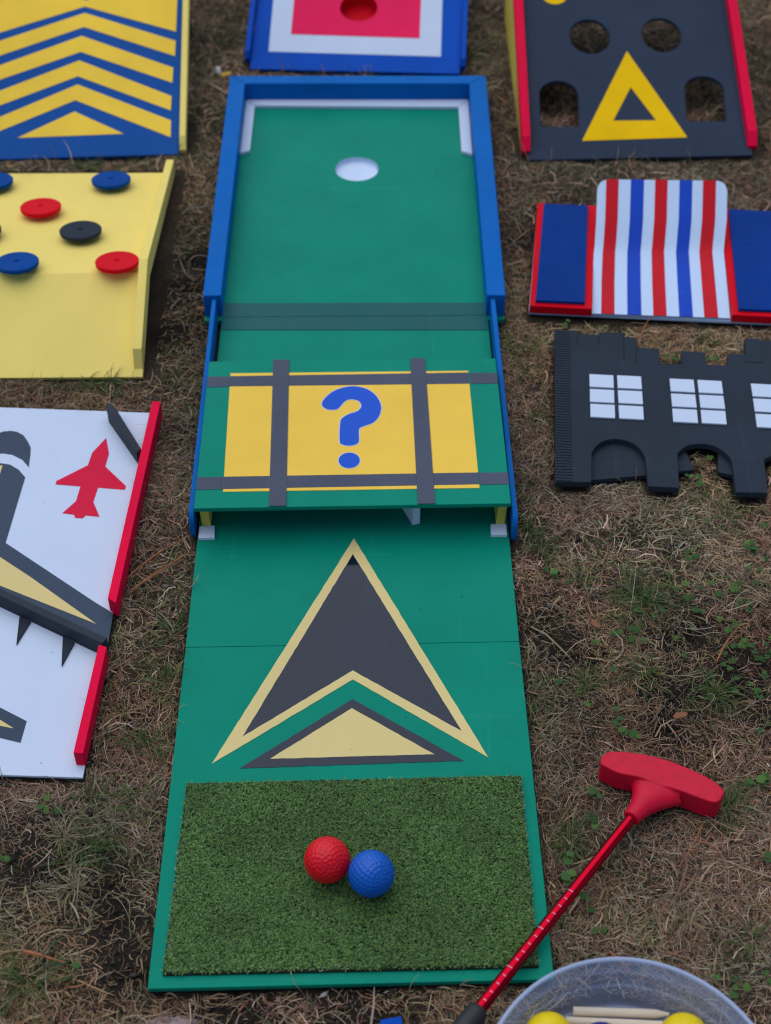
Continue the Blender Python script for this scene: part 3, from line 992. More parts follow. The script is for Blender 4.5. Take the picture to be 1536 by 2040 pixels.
def slope_rail(a0, a1, b0, L, h, mat, parent, fr, lean=0.0, z0=-0.006, chamf=0.012):
    prof = [(b0, z0), (b0, 0.004), (b0 + chamf, h), (L, h), (L, z0)]
    vs, fs = [], []
    for a in (a0, a1):
        vs += [fr(a + lean * (b - b0), b, z) for b, z in prof]
    n = len(prof)
    fs = [tuple(range(n)), tuple(reversed(range(n, 2 * n)))] + [(i, n + i, n + (i + 1) % n, (i + 1) % n) for i in range(n)]
    me = bpy.data.meshes.new('side_rail')
    me.from_pydata(vs, [], fs)
    bm = bmesh.new(); bm.from_mesh(me); bmesh.ops.recalc_face_normals(bm, faces=bm.faces); bm.to_mesh(me); bm.free()
    return link_mesh('side_rail', me, mat, parent, 0.0008)


slope_rail(0.3475, 0.3570, 0.004, AL, 0.014, M['pale_yellow'], cr, FA, 0.011, chamf=0.02)
slope_rail(0.0095, 0.0190, 0.004, AL, 0.014, M['pale_yellow'], cr, FA, 0.022, chamf=0.02)


def legs(fr, a0, a1, b, mat, parent, w=0.018):
    for a in (a0, a1):
        top = fr(a, b, -0.0065)
        vs = []
        d = Vector((-fr.u.y, fr.u.x, 0)) * 0.018
        for z in (0.001, None):
            for da, dd in ((0, 0), (w, 0), (w, 1), (0, 1)):
                p = fr(a + da, b, -0.0065)
                q = Vector((p.x, p.y, 0)) + d * dd
                q.z = z if z is not None else p.z + (d.length * dd) * 0.32
                vs.append(q)
        fs = [(3, 2, 1, 0), (4, 5, 6, 7)] + [(i, (i + 1) % 4, 4 + (i + 1) % 4, 4 + i) for i in range(4)]
        me = bpy.data.meshes.new('leg')
        me.from_pydata(vs, [], fs)
        link_mesh('leg', me, mat, parent, 0.0006)


legs(FA, 0.335, 0.03, 0.40, M['tape'], cr)
ramp_keep(FA, 0.0, 0.37, AL, 18)

# target ramp, back centre
FT = Frame((-0.1733, 1.6347, 0.006), (0.9985, -0.0547, 0), tilt=18)
tg_ = thing('target_ramp', 'royal blue ramp with white border round a red square and hole at the top edge', 'golf ramp', (0.0, 1.75, 0.0))
TL_ = 0.36
hole = circle(0.1708, 0.1416, 0.0325)
hole2 = circle(0.1708, 0.1416, 0.0318)
prism('board', [(-0.002, 0.0), (0.344, 0.0), (0.349, TL_), (0.000, TL_)], -0.006, 0.0, M['royal'], tg_, FT, holes=[hole], hole_mat=M['red'])
prism('white_border', [(0.0262, 0.0384), (0.3122, 0.0363), (0.3105, 0.335), (0.0235, 0.335)], -0.001, 0.0005, M['white'], tg_, FT, holes=[hole], bevel=0)
prism('red_square', [(0.0605, 0.0779), (0.2757, 0.0755), (0.2745, 0.29), (0.0600, 0.29)], -0.0008, 0.0010, M['target_red'], tg_, FT, holes=[hole2], bevel=0, hole_mat=M['target_red'])
rr_ = [(0.0340, -0.0062), (0.0340, -0.020), (0.0330, -0.0215), (0.0005, -0.0215)]
sweep('cup', [[FT(0.1708 + r * math.cos(a), 0.1416 + r * math.sin(a), z) for a in np.linspace(0, 2 * math.pi, 40, endpoint=False)] for r, z in rr_], M['red'], tg_, cap=False)
slope_rail(-0.0115, -0.0030, 0.018, TL_, 0.012, M['royal'], tg_, FT, 0.004, chamf=0.010)
slope_rail(0.3450, 0.3535, 0.012, TL_, 0.012, M['royal'], tg_, FT, 0.010, chamf=0.010)
legs(FT, 0.02, 0.30, 0.30, M['royal'], tg_)
ramp_keep(FT, -0.014, 0.36, TL_, 18)

# black ramp with mouse holes, back right
FK = Frame((0.2590, 1.3527, 0.006), (0.9994, 0.0338, 0), tilt=18)
bk_ = thing('mouse_hole_ramp', 'black ramp with red rails, yellow triangle and round and arched holes', 'golf ramp', (0.43, 1.5, 0.0))
KL = 0.50
arch_l = [(0.0279, 0.0650), (0.0879, 0.0640), (0.0924, 0.1280)] + circle(0.0620, 0.1280, 0.0304, 0.0290, 20, 0, 180)[1:]
arch_r = [(0.2548, 0.0695), (0.3165, 0.0682), (0.3223, 0.1330)] + circle(0.2913, 0.1330, 0.0310, 0.0275, 20, 0, 180)[1:]
h1 = circle(0.1232, 0.2486, 0.0325, 0.0368)
h2 = circle(0.2384, 0.2488, 0.0320, 0.0366)
prism('board', [(0.0030, 0.0), (0.3475, 0.0), (0.3600, KL), (0.0200, KL)], -0.006, 0.0, M['ramp_black'], bk_, FK, holes=[arch_l, arch_r, h1, h2], bevel=0.0004)
ko = [(0.1789, 0.2155), (0.0890, 0.0349), (0.2518, 0.0373)]
ki = [(0.1763, 0.1405), (0.1413, 0.0734), (0.2079, 0.0723)]
prism('triangle', ko, -0.001, 0.0006, M['tri_yellow'], bk_, FK, holes=[ki], bevel=0)
prism('yellow_dot', circle(0.0750, 0.3400, 0.0205), -0.001, 0.0006, M['tri_yellow'], bk_, FK, bevel=0)
prism('yellow_dot', circle(0.3050, 0.3700, 0.0205), -0.001, 0.0006, M['tri_yellow'], bk_, FK, bevel=0)


def k_rail(p0, p1, p2, p3, h):
    n = 6
    q = [(p0, -0.006), (p1, -0.006), (p2, -0.006), (p3, -0.006)]
    vs = []
    (x0, y0), (x1, y1), (x2, y2), (x3, y3) = p0, p1, p2, p3
    vs = [FK(x0, y0, -0.006), FK(x1, y1, -0.006), FK(x2, y2, -0.006), FK(x3, y3, -0.006),
          FK(x0, y0, 0.004), FK(x1, y1, 0.004), FK(x0 + (x3 - x0) * 0.06, y0 + 0.022, h), FK(x1 + (x2 - x1) * 0.06, y1 + 0.022, h), FK(x2, y2, h), FK(x3, y3, h)]
    fs = [(3, 2, 1, 0), (0, 1, 5, 4), (4, 5, 7, 6), (6, 7, 8, 9), (1, 2, 8, 7, 5), (0, 4, 6, 9, 3), (2, 3, 9, 8)]
    me = bpy.data.meshes.new('side_rail')
    me.from_pydata(vs, [], fs)
    bm = bmesh.new(); bm.from_mesh(me); bmesh.ops.recalc_face_normals(bm, faces=bm.faces); bm.to_mesh(me); bm.free()
    return link_mesh('side_rail', me, M['red_wood'], bk_, 0.0009)


k_rail((-0.0055, 0.014), (0.0075, 0.014), (0.0290, KL), (0.0140, KL), 0.013)
k_rail((0.3415, 0.014), (0.3560, 0.014), (0.3740, KL), (0.3580, KL), 0.013)
# yellow side wall under the left edge
vs = []
for a in (-0.0045, -0.0017):
    for b in (0.02, KL):
        t = FK(a + (b - 0.02) * 0.040, b, -0.0060)
        t2 = FK(a + (b - 0.02) * 0.040, b, 0.0040)
        vs += [Vector((t.x, t.y, 0.001)), t2]
fs = [(0, 2, 3, 1), (4, 5, 7, 6), (0, 1, 5, 4), (2, 6, 7, 3), (1, 3, 7, 5), (0, 4, 6, 2)]
me = bpy.data.meshes.new('side_wall')
me.from_pydata(vs, [], fs)
link_mesh('side_wall', me, M['wood_yellow'], bk_, 0.0005)
legs(FK, 0.33, 0.05, 0.44, M['black'], bk_)
ramp_keep(FK, -0.012, 0.37, KL, 18)

# ------------------------------------------------------------------ striped ramp with red and blue side blocks
FF = Frame((0.2328, 0.9762, 0.0), (0.99577, -0.0919, 0), tilt=0)


def ff(x, y):
    d = Vector((x, y, 0)) - FF.o
    return (d.dot(FF.u), d.dot(FF.v))


fr_ = thing('striped_ramp', 'white ramp with red and blue stripes between red and blue side blocks', 'golf ramp', (0.42, 1.08, 0.0))
WB = [(0.2335, 0.9680), (0.2660, 1.2230), (0.6080, 1.1930), (0.5950, 0.9450)]
prism('base_plate', [(0.2330, 0.9730), (0.2655, 1.2250), (0.62, 1.1950), (0.605, 0.9420)], 0.004, 0.0085, M['plastic_white'], fr_, bevel=0.0006)
prism('side_block', [(0.2333, 0.9700), (0.2640, 1.2140), (0.3510, 1.2062), (0.3500, 1.1200), (0.3309, 1.0830), (0.3160, 0.9620)], 0.0086, 0.021, M['red'], fr_, bevel=0.001)
prism('side_block', [(0.5002, 0.9480), (0.5128, 1.0850), (0.5060, 1.1200), (0.5060, 1.1975), (0.6120, 1.1890), (0.5960, 0.9400)], 0.0086, 0.021, M['red'], fr_, bevel=0.001)
prism('blue_plate', [(0.2413, 0.9760), (0.2720, 1.2060), (0.3352, 1.2005), (0.3065, 0.9710)], 0.0211, 0.0255, M['navy'], fr_, bevel=0.0007)
prism('blue_plate', [(0.5090, 0.9550), (0.5355, 1.1895), (0.6080, 1.1830), (0.5930, 0.9490)], 0.0211, 0.0255, M['navy'], fr_, bevel=0.0007)
# the bent white sheet: lower half nearly flat, upper half lifted
LEFT = [(0.3165, 0.9640, 0.0122), (0.3240, 1.0300, 0.0170), (0.3318, 1.0890, 0.0225), (0.3338, 1.1000, 0.0260), (0.3380, 1.1350, 0.0450), (0.3430, 1.1920, 0.0740)]
RIGHT = [(0.4995, 0.9520, 0.0122), (0.5060, 1.0200, 0.0170), (0.5122, 1.0890, 0.0225), (0.5140, 1.0990, 0.0260), (0.5200, 1.1320, 0.0450), (0.5260, 1.1870, 0.0740)]


def sheet_strip(name, s0, s1, mat, lift, thick, round0=False, round1=False, label=None):
    L = [Vector(q) for q in LEFT]
    R_ = [Vector(q) for q in RIGHT]
    # smooth resample along the length
    def samp(P, n=16):
        out = []
        for k in range(n):
            f = k / (n - 1) * (len(P) - 1)
            i = min(int(f), len(P) - 2)
            out.append(P[i].lerp(P[i + 1], f - i))
        return out
    A, B = samp(L), samp(R_)
    rows_t, rows_b = [], []
    cols = np.linspace(s0, s1, 2 if not (round0 or round1) else 9)
    for s in cols:
        t, b = [], []
        shrink = 0
        r = 0.085
        if round0 and s < r:
            shrink = 0.0155 * (1 - math.sqrt(max(0, 1 - ((r - s) / r) ** 2)))
        if round1 and s > 1 - r:
            shrink = 0.0155 * (1 - math.sqrt(max(0, 1 - ((s - 1 + r) / r) ** 2)))
        for k, (a, c) in enumerate(zip(A, B)):
            p = a.lerp(c, s)
            if k == len(A) - 1:
                q = A[-2].lerp(B[-2], s)
                p = p + (q - p).normalized() * shrink
            nrm = Vector((0, -0.15, 1)).normalized()
            t.append(p + nrm * lift)
            b.append(p + nrm * (lift - thick))
        rows_t.append(t)
        rows_b.append(b)
    n, mN = len(cols), len(A)
    vs = [v for r in rows_t for v in r] + [v for r in rows_b for v in r]
    H = n * mN
    fs = []
    for i in range(n - 1):
        for k in range(mN - 1):
            a, b, c, d = i * mN + k, (i + 1) * mN + k, (i + 1) * mN + k + 1, i * mN + k + 1
            fs.append((a, b, c, d))
            fs.append((H + d, H + c, H + b, H + a))
    for i in range(n - 1):
        fs.append((i * mN, H + i * mN, H + (i + 1) * mN, (i + 1) * mN))
        e = mN - 1
        fs.append(((i + 1) * mN + e, H + (i + 1) * mN + e, H + i * mN + e, i * mN + e))
    for k in range(mN - 1):
        fs.append((k, k + 1, H + k + 1, H + k))
        o_ = (n - 1) * mN
        fs.append((o_ + k + 1, o_ + k, H + o_ + k, H + o_ + k + 1))
    me = bpy.data.meshes.new(name)
    me.from_pydata(vs, [], fs)
    o = link_mesh(name, me, mat, fr_, smooth=True, label=label)
    e = o.modifiers.new('split', 'EDGE_SPLIT')
    e.split_angle = math.radians(40)
    return o


wc = [0.0, 0.05, 0.10, 0.90, 0.95, 1.0]
me_sheet = None
# the sheet: finer columns near the rounded corners
def sheet_cols():
    return list(np.linspace(0, 0.09, 7)) + list(np.linspace(0.91, 1, 7))


_old = np.linspace
o = None


def white_sheet():
    L = [Vector(q) for q in LEFT]
    R_ = [Vector(q) for q in RIGHT]
    cols = sheet_cols()
    n = 16
    def samp(P):
        out = []
        for k in range(n):
            f = k / (n - 1) * (len(P) - 1)
            i = min(int(f), len(P) - 2)
            out.append(P[i].lerp(P[i + 1], f - i))
        return out
    A, B = samp(L), samp(R_)
    tops, bots = [], []
    nrm = Vector((0, -0.15, 1)).normalized()
    for s in cols:
        r = 0.09
        e = max(0, (r - s) / r, (s - 1 + r) / r)
        shrink = 0.0160 * (1 - math.sqrt(max(0, 1 - e * e)))
        for k in range(n):
            p = A[k].lerp(B[k], s)
            if k == n - 1:
                q = A[-2].lerp(B[-2], s)
                p = p + (A[0].lerp(B[0], s) - p).normalized() * 0 + (q - p).normalized() * min(shrink, (q - p).length * 0.95)
            tops.append(p)
            bots.append(p - nrm * 0.0028)
    m_ = len(cols)
    H = m_ * n
    fs = []
    for i in range(m_ - 1):
        for k in range(n - 1):
            a, b, c, d = i * n + k, (i + 1) * n + k, (i + 1) * n + k + 1, i * n + k + 1
            fs += [(a, b, c, d), (H + d, H + c, H + b, H + a)]
        fs.append((i * n, H + i * n, H + (i + 1) * n, (i + 1) * n))
        e = n - 1
        fs.append(((i + 1) * n + e, H + (i + 1) * n + e, H + i * n + e, i * n + e))
    for k in range(n - 1):
        fs.append((k, k + 1, H + k + 1, H + k))
        o_ = (m_ - 1) * n
        fs.append((o_ + k + 1, o_ + k, H + o_ + k, H + o_ + k + 1))
    me = bpy.data.meshes.new('ramp_sheet')
    me.from_pydata(tops + bots, [], fs)
    o = link_mesh('ramp_sheet', me, M['plastic_white'], fr_, smooth=True)
    e = o.modifiers.new('split', 'EDGE_SPLIT')
    e.split_angle = math.radians(40)


white_sheet()
for a, b, mk in ((0.067, 0.163, 'tape_red'), (0.257, 0.358, 'tape_blue'), (0.444, 0.540, 'tape_red'), (0.632, 0.730, 'tape_blue'), (0.812, 0.912, 'tape_red')):
    sheet_strip('tape_stripe', a, b, M[mk], 0.0005, 0.0012)
prism('ramp_support', [(0.345, 1.115), (0.513, 1.112), (0.519, 1.165), (0.350, 1.168)], 0.0087, 0.0255, M['plastic_white'], fr_)
keep([(0.2300, 0.9600), (0.2650, 1.2260), (0.62, 1.1950), (0.605, 0.9400)], lambda x, y: 0 * x - 1, lambda x, y: 0 * x + 0.024)

# ------------------------------------------------------------------ black castle wall
th = math.radians(5.0)
FC = Frame((0.2367, 0.6318, 0.0), (math.cos(th), -math.sin(th), 0), tilt=0)


def fc(p):
    d = Vector((p[0], p[1], 0)) - FC.o
    return (d.dot(FC.u), d.dot(FC.v))


cw = thing('castle_wall', 'flat black castle wall cut-out with battlements, arches and white windows', 'golf obstacle', (0.45, 0.75, 0.0))
CZ0, CZ1 = 0.0115, 0.020
top = [(0.2367, 0.6318), (0.2623, 0.9199), (0.2907, 0.9175), (0.2909, 0.9096), (0.3192, 0.9088), (0.3202, 0.9141), (0.3502, 0.9123), (0.3502, 0.9045), (0.3646, 0.9028), (0.3675, 0.895), (0.3667, 0.8818), (0.3927, 0.8785), (0.3901, 0.8492), (0.4174, 0.8469), (0.4221, 0.8746), (0.4512, 0.8714), (0.4497, 0.8467), (0.4759, 0.8441), (0.4801, 0.8681), (0.5038, 0.8664), (0.5089, 0.8893), (0.5294, 0.8953)]
bot = [(0.2789, 0.6309), (0.2848, 0.6804), (0.2899, 0.6909), (0.2991, 0.7009), (0.3123, 0.7059), (0.3247, 0.7045), (0.3365, 0.698), (0.3447, 0.6852), (0.3478, 0.672), (0.3463, 0.6436), (0.3448, 0.6233), (0.381, 0.6205), (0.3836, 0.6458), (0.3873, 0.6769), (0.3932, 0.6861), (0.4033, 0.6939), (0.4172, 0.6965), (0.4312, 0.6937), (0.4421, 0.6843), (0.4495, 0.6698), (0.4496, 0.653), (0.4456, 0.6125), (0.4827, 0.6109), (0.4892, 0.6682)]


def open_curve(p, n=4):
    q = [p[0]] + list(p) + [p[-1]]
    o = []
    for i in range(1, len(q) - 2):
        a, b, c, d = (np.array(q[i + k - 1]) for k in range(4))
        for t in np.arange(n) / n:
            o.append(tuple(0.5 * ((2 * b) + (c - a) * t + (2 * a - 5 * b + 4 * c - d) * t * t + (3 * b - a - 3 * c + d) * t ** 3)))
    return o + [tuple(p[-1])]


bot = [bot[0]] + open_curve(bot[1:9]) + bot[9:12] + open_curve(bot[12:21]) + bot[21:]
tl = [fc(p) for p in top]
bl = [fc(p) for p in bot]
CM = 0.335           # middle of the whole wall in its own frame
tl += [(0.292, 0.290)] + [(2 * CM - a, b) for a, b in [(0.292, 0.290)] + tl[:0:-1]]
arch_mid = open_curve([bl[-1], (0.262, 0.069), (0.276, 0.083), (0.294, 0.091), (0.312, 0.0935)])
bl = bl[:-1] + arch_mid
full_bot = bl + [(2 * CM - a, b) for a, b in reversed(bl)]
outline = tl + [(2 * CM, 0.0)] + list(reversed(full_bot))
prism('front_panel', outline, CZ0, CZ1, M['black'], cw, FC, bevel=0.0006)
# second layer seen through the arches and between the merlons
prism('rear_panel', [fc(p) for p in [(0.2450, 0.6410), (0.2828, 0.6435), (0.3480, 0.6512), (0.3560, 0.655), (0.3620, 0.76), (0.262, 0.76)]], 0.005, CZ0 - 0.0002, M['black'], cw, FC)
prism('rear_panel', [fc(p) for p in [(0.3780, 0.6565), (0.4058, 0.6601), (0.4015, 0.6880), (0.3940, 0.7100), (0.3750, 0.71)]], 0.005, CZ0 - 0.0002, M['black'], cw, FC)
prism('rear_panel', [fc(p) for p in [(0.4336, 0.6560), (0.4530, 0.6494), (0.4900, 0.640), (0.4920, 0.72), (0.4445, 0.72)]], 0.005, CZ0 - 0.0002, M['black'], cw, FC)
prism('rear_panel', [fc(p) for p in [(0.2905, 0.8700), (0.2909, 0.9140), (0.3210, 0.9110), (0.319, 0.868)]], CZ0 - 0.004, CZ1 - 0.0025, M['black'], cw, FC)
prism('rear_panel', [fc(p) for p in [(0.500, 0.8500), (0.508, 0.8990), (0.5270, 0.8960), (0.522, 0.849)]], CZ0 - 0.004, CZ1 + 0.0010, M['black'], cw, FC)
for p, q in (((0.2907, 0.9100), (0.2888, 0.8880)), ((0.3193, 0.9080), (0.3166, 0.8862)), ((0.3503, 0.9035), (0.3450, 0.8541)), ((0.3650, 0.8830), (0.3590, 0.8504))):
    pa, pb = fc(p), fc(q)
    d = Vector((pb[0] - pa[0], pb[1] - pa[1])).normalized()
    nn = Vector((-d.y, d.x)) * 0.0008
    prism('tower_seam', [(pa[0] - nn.x, pa[1] - nn.y), (pb[0] - nn.x, pb[1] - nn.y), (pb[0] + nn.x, pb[1] + nn.y), (pa[0] + nn.x, pa[1] + nn.y)], CZ1 - 0.001, CZ1 + 0.0002, M['turf_back'], cw, FC, bevel=0)
# ribbed brick strip along the left edge
me = bpy.data.meshes.new('brick_strip')
vs, fs = [], []
a0, a1, b0, b1 = 0.0012, 0.0195, 0.0015, 0.2880
nc = 58
st = (b1 - b0) / nc
for i in range(nc):
    y0, y1 = b0 + i * st, b0 + (i + 0.72) * st
    for k in range(2):
        sh = 0.5 if i % 2 else 0.35
        xa = a0 + (a1 - a0) * (0 if k == 0 else sh + 0.02)
        xb = a0 + (a1 - a0) * (sh - 0.02 if k == 0 else 1)
        j = len(vs)
        for z in (CZ1 - 0.0005, CZ1 + 0.0013):
            vs += [FC(xa, y0, z), FC(xb, y0, z), FC(xb, y1, z), FC(xa, y1, z)]
        fs += [(j + 4, j + 5, j + 6, j + 7)] + [(j + q, j + (q + 1) % 4, j + 4 + (q + 1) % 4, j + 4 + q) for q in range(4)]
me.from_pydata(vs, [], fs)
o = link_mesh('brick_strip', me, M['black'], cw)
o['kind'] = 'stuff'


def window(c00, du, dv, cols=(0, 1), tilt=0.0):
    """a dark inset with six white panes"""
    ct, s_ = math.cos(tilt), math.sin(tilt)
    def T(a, b):
        return (c00[0] + a * ct - b * s_, c00[1] + a * s_ + b * ct)
    w, h = 2 * du + 0.0048, 3 * dv + 2 * 0.0042
    win = prism('window', [T(-0.0012, -0.0012), T(w + 0.0012, -0.0012), T(w + 0.0012, h + 0.0012), T(-0.0012, h + 0.0012)], CZ1 - 0.001, CZ1 + 0.0004, M['black'], cw, FC, bevel=0)
    for i in range(2):
        for j in range(3):
            x, y = i * (du + 0.0048), j * (dv + 0.0042)
            jx, jy = random.uniform(-0.0003, 0.0003), random.uniform(-0.0003, 0.0003)
            q = [T(x + jx, y + jy), T(x + du + jx, y + jy), T(x + du, y + dv + jy), T(x, y + dv + jy)]
            prism('pane', q, CZ1 + 0.0002, CZ1 + 0.0024, M['white'], win, FC, bevel=0.0003)


for p, dv in (((0.2903, 0.7442), 0.0245), ((0.3904, 0.7345), 0.0245), ((0.4910, 0.7238), 0.0245)):
    window(fc(p), 0.0300, dv)
for a in (2 * CM - fc((0.3904, 0.7345))[0] - 0.0648, 2 * CM - fc((0.2903, 0.7442))[0] - 0.0648):
    window((a, 0.118), 0.0300, 0.0245)
keep([(q.x, q.y) for q in (FC(a, b) for a, b in tl + [(2 * CM, 0)])] + [], lambda x, y: 0 * x - 1, lambda x, y: 0 * x - 2)
KEEP.pop()
poly_c = [(q.x, q.y) for q in (FC(a, b) for a, b in outline)]
keep(poly_c, lambda x, y: 0 * x - 1, lambda x, y: 0 * x + 0.0225)
for rp in ([(0.2450, 0.6410), (0.2828, 0.6435), (0.3480, 0.6512), (0.3560, 0.655), (0.3620, 0.76), (0.262, 0.76)], [(0.3780, 0.6565), (0.4058, 0.6601), (0.4015, 0.6880), (0.3940, 0.7100), (0.3750, 0.71)], [(0.4336, 0.6560), (0.4530, 0.6494), (0.4900, 0.640), (0.4920, 0.72), (0.4445, 0.72)]):
    keep(rp, lambda x, y: 0 * x - 1, lambda x, y: 0 * x + 0.0125)
# tub and putter head keep-outs
keep([(a, b) for a, b in circle(TC[0], TC[1], 0.123, n=48)], lambda x, y: 0 * x - 1, lambda x, y: 0 * x + 0.09)
keep(headtop, lambda x, y: 0 * x + 0.004, lambda x, y: 0 * x + 0.034)
keep([(0.262, 0.163), (0.273, 0.158), (0.312, 0.183), (0.276, 0.205)], lambda x, y: 0 * x + 0.006, lambda x, y: 0 * x + 0.034)
keep([(0.0255, -0.0295), (0.0440, -0.0262), (0.0520, -0.0750), (0.0335, -0.0780)], lambda x, y: 0 * x - 1, lambda x, y: 0 * x + 0.012)

# ------------------------------------------------------------------ ground cover


def inside(px, py, poly):
    c = np.zeros(px.shape, bool)
    n = len(poly)
    for i in range(n):
        x0, y0 = poly[i]
        x1, y1 = poly[(i + 1) % n]
        if y0 == y1:
            continue
        cond = ((y0 > py) != (y1 > py)) & (px < (x1 - x0) * (py - y0) / (y1 - y0) + x0)
        c ^= cond
    return c


def blocked(Px, Py, Pz):
    b = np.zeros(Px.shape[0], bool)
    for poly, lo, hi in KEEP:
        x0, y0 = poly.min(0)
        x1, y1 = poly.max(0)
        cand = ((Px > x0) & (Px < x1) & (Py > y0) & (Py < y1)).any(1)
        if not cand.any():
            continue
        ii = np.nonzero(cand)[0]
        sx, sy, sz = Px[ii], Py[ii], Pz[ii]
        hit = inside(sx, sy, poly) & (sz > lo(sx, sy)) & (sz < hi(sx, sy))
        b[ii[hit.any(1)]] = True
    return b


def ribbons(x, y, head, length, width, pitch, curl, droop, nseg, col, z0=0.0, twist=0.6, settle=None):
    """curved tapering blades grown from (x, y); returns vertices, quads, colours"""
    n = len(x)
    seg = length / nseg
    px, py = [x], [y]
    pz = [gheight(x, y) + z0]
    h, ph = head.copy(), pitch.copy()
    hs = [h.copy()]
    for s in range(nseg):
        dx = np.cos(h) * np.cos(ph) * seg
        dy = np.sin(h) * np.cos(ph) * seg
        dz = np.sin(ph) * seg
        nxp, nyp = px[-1] + dx, py[-1] + dy
        nz = np.maximum(pz[-1] + dz, gheight(nxp, nyp) + 0.0008)
        px.append(nxp); py.append(nyp); pz.append(nz)
        h = h + curl
        ph = ph - droop
        hs.append(h.copy())
    Px, Py, Pz = (np.stack(a, 1) for a in (px, py, pz))
    ok = ~blocked(Px, Py, Pz)
    Px, Py, Pz, H = Px[ok], Py[ok], Pz[ok], np.stack(hs, 1)[ok]
    w = width[ok][:, None] * np.interp(np.linspace(0, 1, nseg + 1), [0, 0.6, 1], [0.9, 1.0, 0.25])[None, :] * 0.5
    tw = (rng.random(ok.sum()) - 0.5)[:, None] * 2 * twist
    ox, oy, oz = -np.sin(H) * np.cos(tw) * w, np.cos(H) * np.cos(tw) * w, np.sin(tw) * w
    A = np.stack([Px + ox, Py + oy, Pz + oz], -1)
    B = np.stack([Px - ox, Py - oy, Pz - oz], -1)
    m_ = len(Px)
    V = np.stack([A, B], 2).reshape(m_, (nseg + 1) * 2, 3)
    base = (np.arange(m_) * (nseg + 1) * 2)[:, None]
    F = np.concatenate([base + np.array([[2 * k, 2 * k + 1, 2 * k + 3, 2 * k + 2]]) for k in range(nseg)], 1).reshape(-1, 4)
    C = np.repeat(col[ok][:, None, :], (nseg + 1) * 2, 1)
    return V.reshape(-1, 3), F, C.reshape(-1, 3)


def pick(pal, wts, n, jitter=0.18):
    pal = np.array(pal)
    w = np.array(wts, float)
    i = rng.choice(len(pal), n, p=w / w.sum())
    c = pal[i] * (1 + (rng.random((n, 1)) - 0.5) * 2 * jitter) * (1 + (rng.random((n, 3)) - 0.5) * 0.12)
    return np.clip(c, 0.004, 0.9)


DRY = [(0.31, 0.225, 0.135), (0.41, 0.320, 0.205), (0.22, 0.152, 0.094), (0.24, 0.120, 0.066), (0.13, 0.090, 0.060), (0.33, 0.275, 0.21), (0.16, 0.165, 0.065), (0.08, 0.060, 0.044)]
DRYW = [5, 3, 5, 3, 4, 2, 1.2, 2]
GREEN_SPOTS = [(-0.217, 0.709, 0.05), (-0.217, 0.614, 0.05), (-0.205, 0.66, 0.05), (-0.23, 1.2, 0.07), (-0.22, 1.35, 0.07), (-0.22, 1.75, 0.15), (0.427, 1.32, 0.06), (0.55, 1.33, 0.05), (0.25, 1.72, 0.1), (-0.40, 0.82, 0.06), (-0.30, 0.815, 0.05), (0.24, 1.25, 0.06), (0.225, 1.05, 0.05), (-0.23, 0.32, 0.03), (0.8, 1.3, 0.1), (-0.39, 1.352, 0.04), (-0.24, 1.5, 0.1), (-0.21, 0.80, 0.05), (0.30, 1.30, 0.1), (0.66, 1.60, 0.12)]


def scatter(n, x0, x1, y0, y1, prob):
    x = rng.uniform(x0, x1, n)
    y = rng.uniform(y0, y1, n)
    keep_ = rng.random(n) < prob(x, y)
    return x[keep_], y[keep_]


def dry_prob(x, y):
    d = vnoise(x, y, 11, 21) * 0.6 + vnoise(x, y, 30, 22) * 0.4
    p = np.clip((d - 0.18) * 2.4, 0.22, 1.0)
    return p * (1 - 0.88 * field(x, y, DARK_SPOTS))


parts = []
# matted thatch, close to the ground
def wedge(x, y, m=0.10):
    return np.abs(x - 0.04) < 0.33 + 0.185 * np.clip(y, 0, None) + m


def tint(x, y):
    return (0.92 + 0.90 * vnoise(x, y, 8, 31))[:, None] * np.stack([1.05 + 0.30 * (vnoise(x, y, 13, 32) - 0.5), 0 * x + 1, 1 - 0.25 * (vnoise(x, y, 6, 33) - 0.5)], 1)


for (n, y0, y1, m_) in ((230000, -0.12, 1.05, 0.10), (80000, 1.05, 2.0, 0.10), (26000, -0.4, 2.3, 0.60), (125000, -0.75, 3.2, 0.75)):
    hw = 0.33 + 0.185 * max(0, y1) + m_
    x, y = scatter(n, 0.04 - hw, 0.04 + hw, y0, y1, lambda x, y: dry_prob(x, y) * wedge(x, y, m_))
    k = len(x)
    parts.append(ribbons(x, y, rng.uniform(0, 6.283, k), (rng.gamma(2.6, 0.0040, k) + 0.003) * (1 + 0.8 * (m_ > 0.7)), rng.uniform(0.0004, 0.0009, k) * (1 + 1.2 * (m_ > 0.7)), rng.normal(0.12, 0.24, k), rng.normal(0, 0.34, k), rng.normal(0.20, 0.2, k), 3, pick(DRY, DRYW, k, 0.3) * tint(x, y), rng.uniform(0.0004, 0.0035, k)))
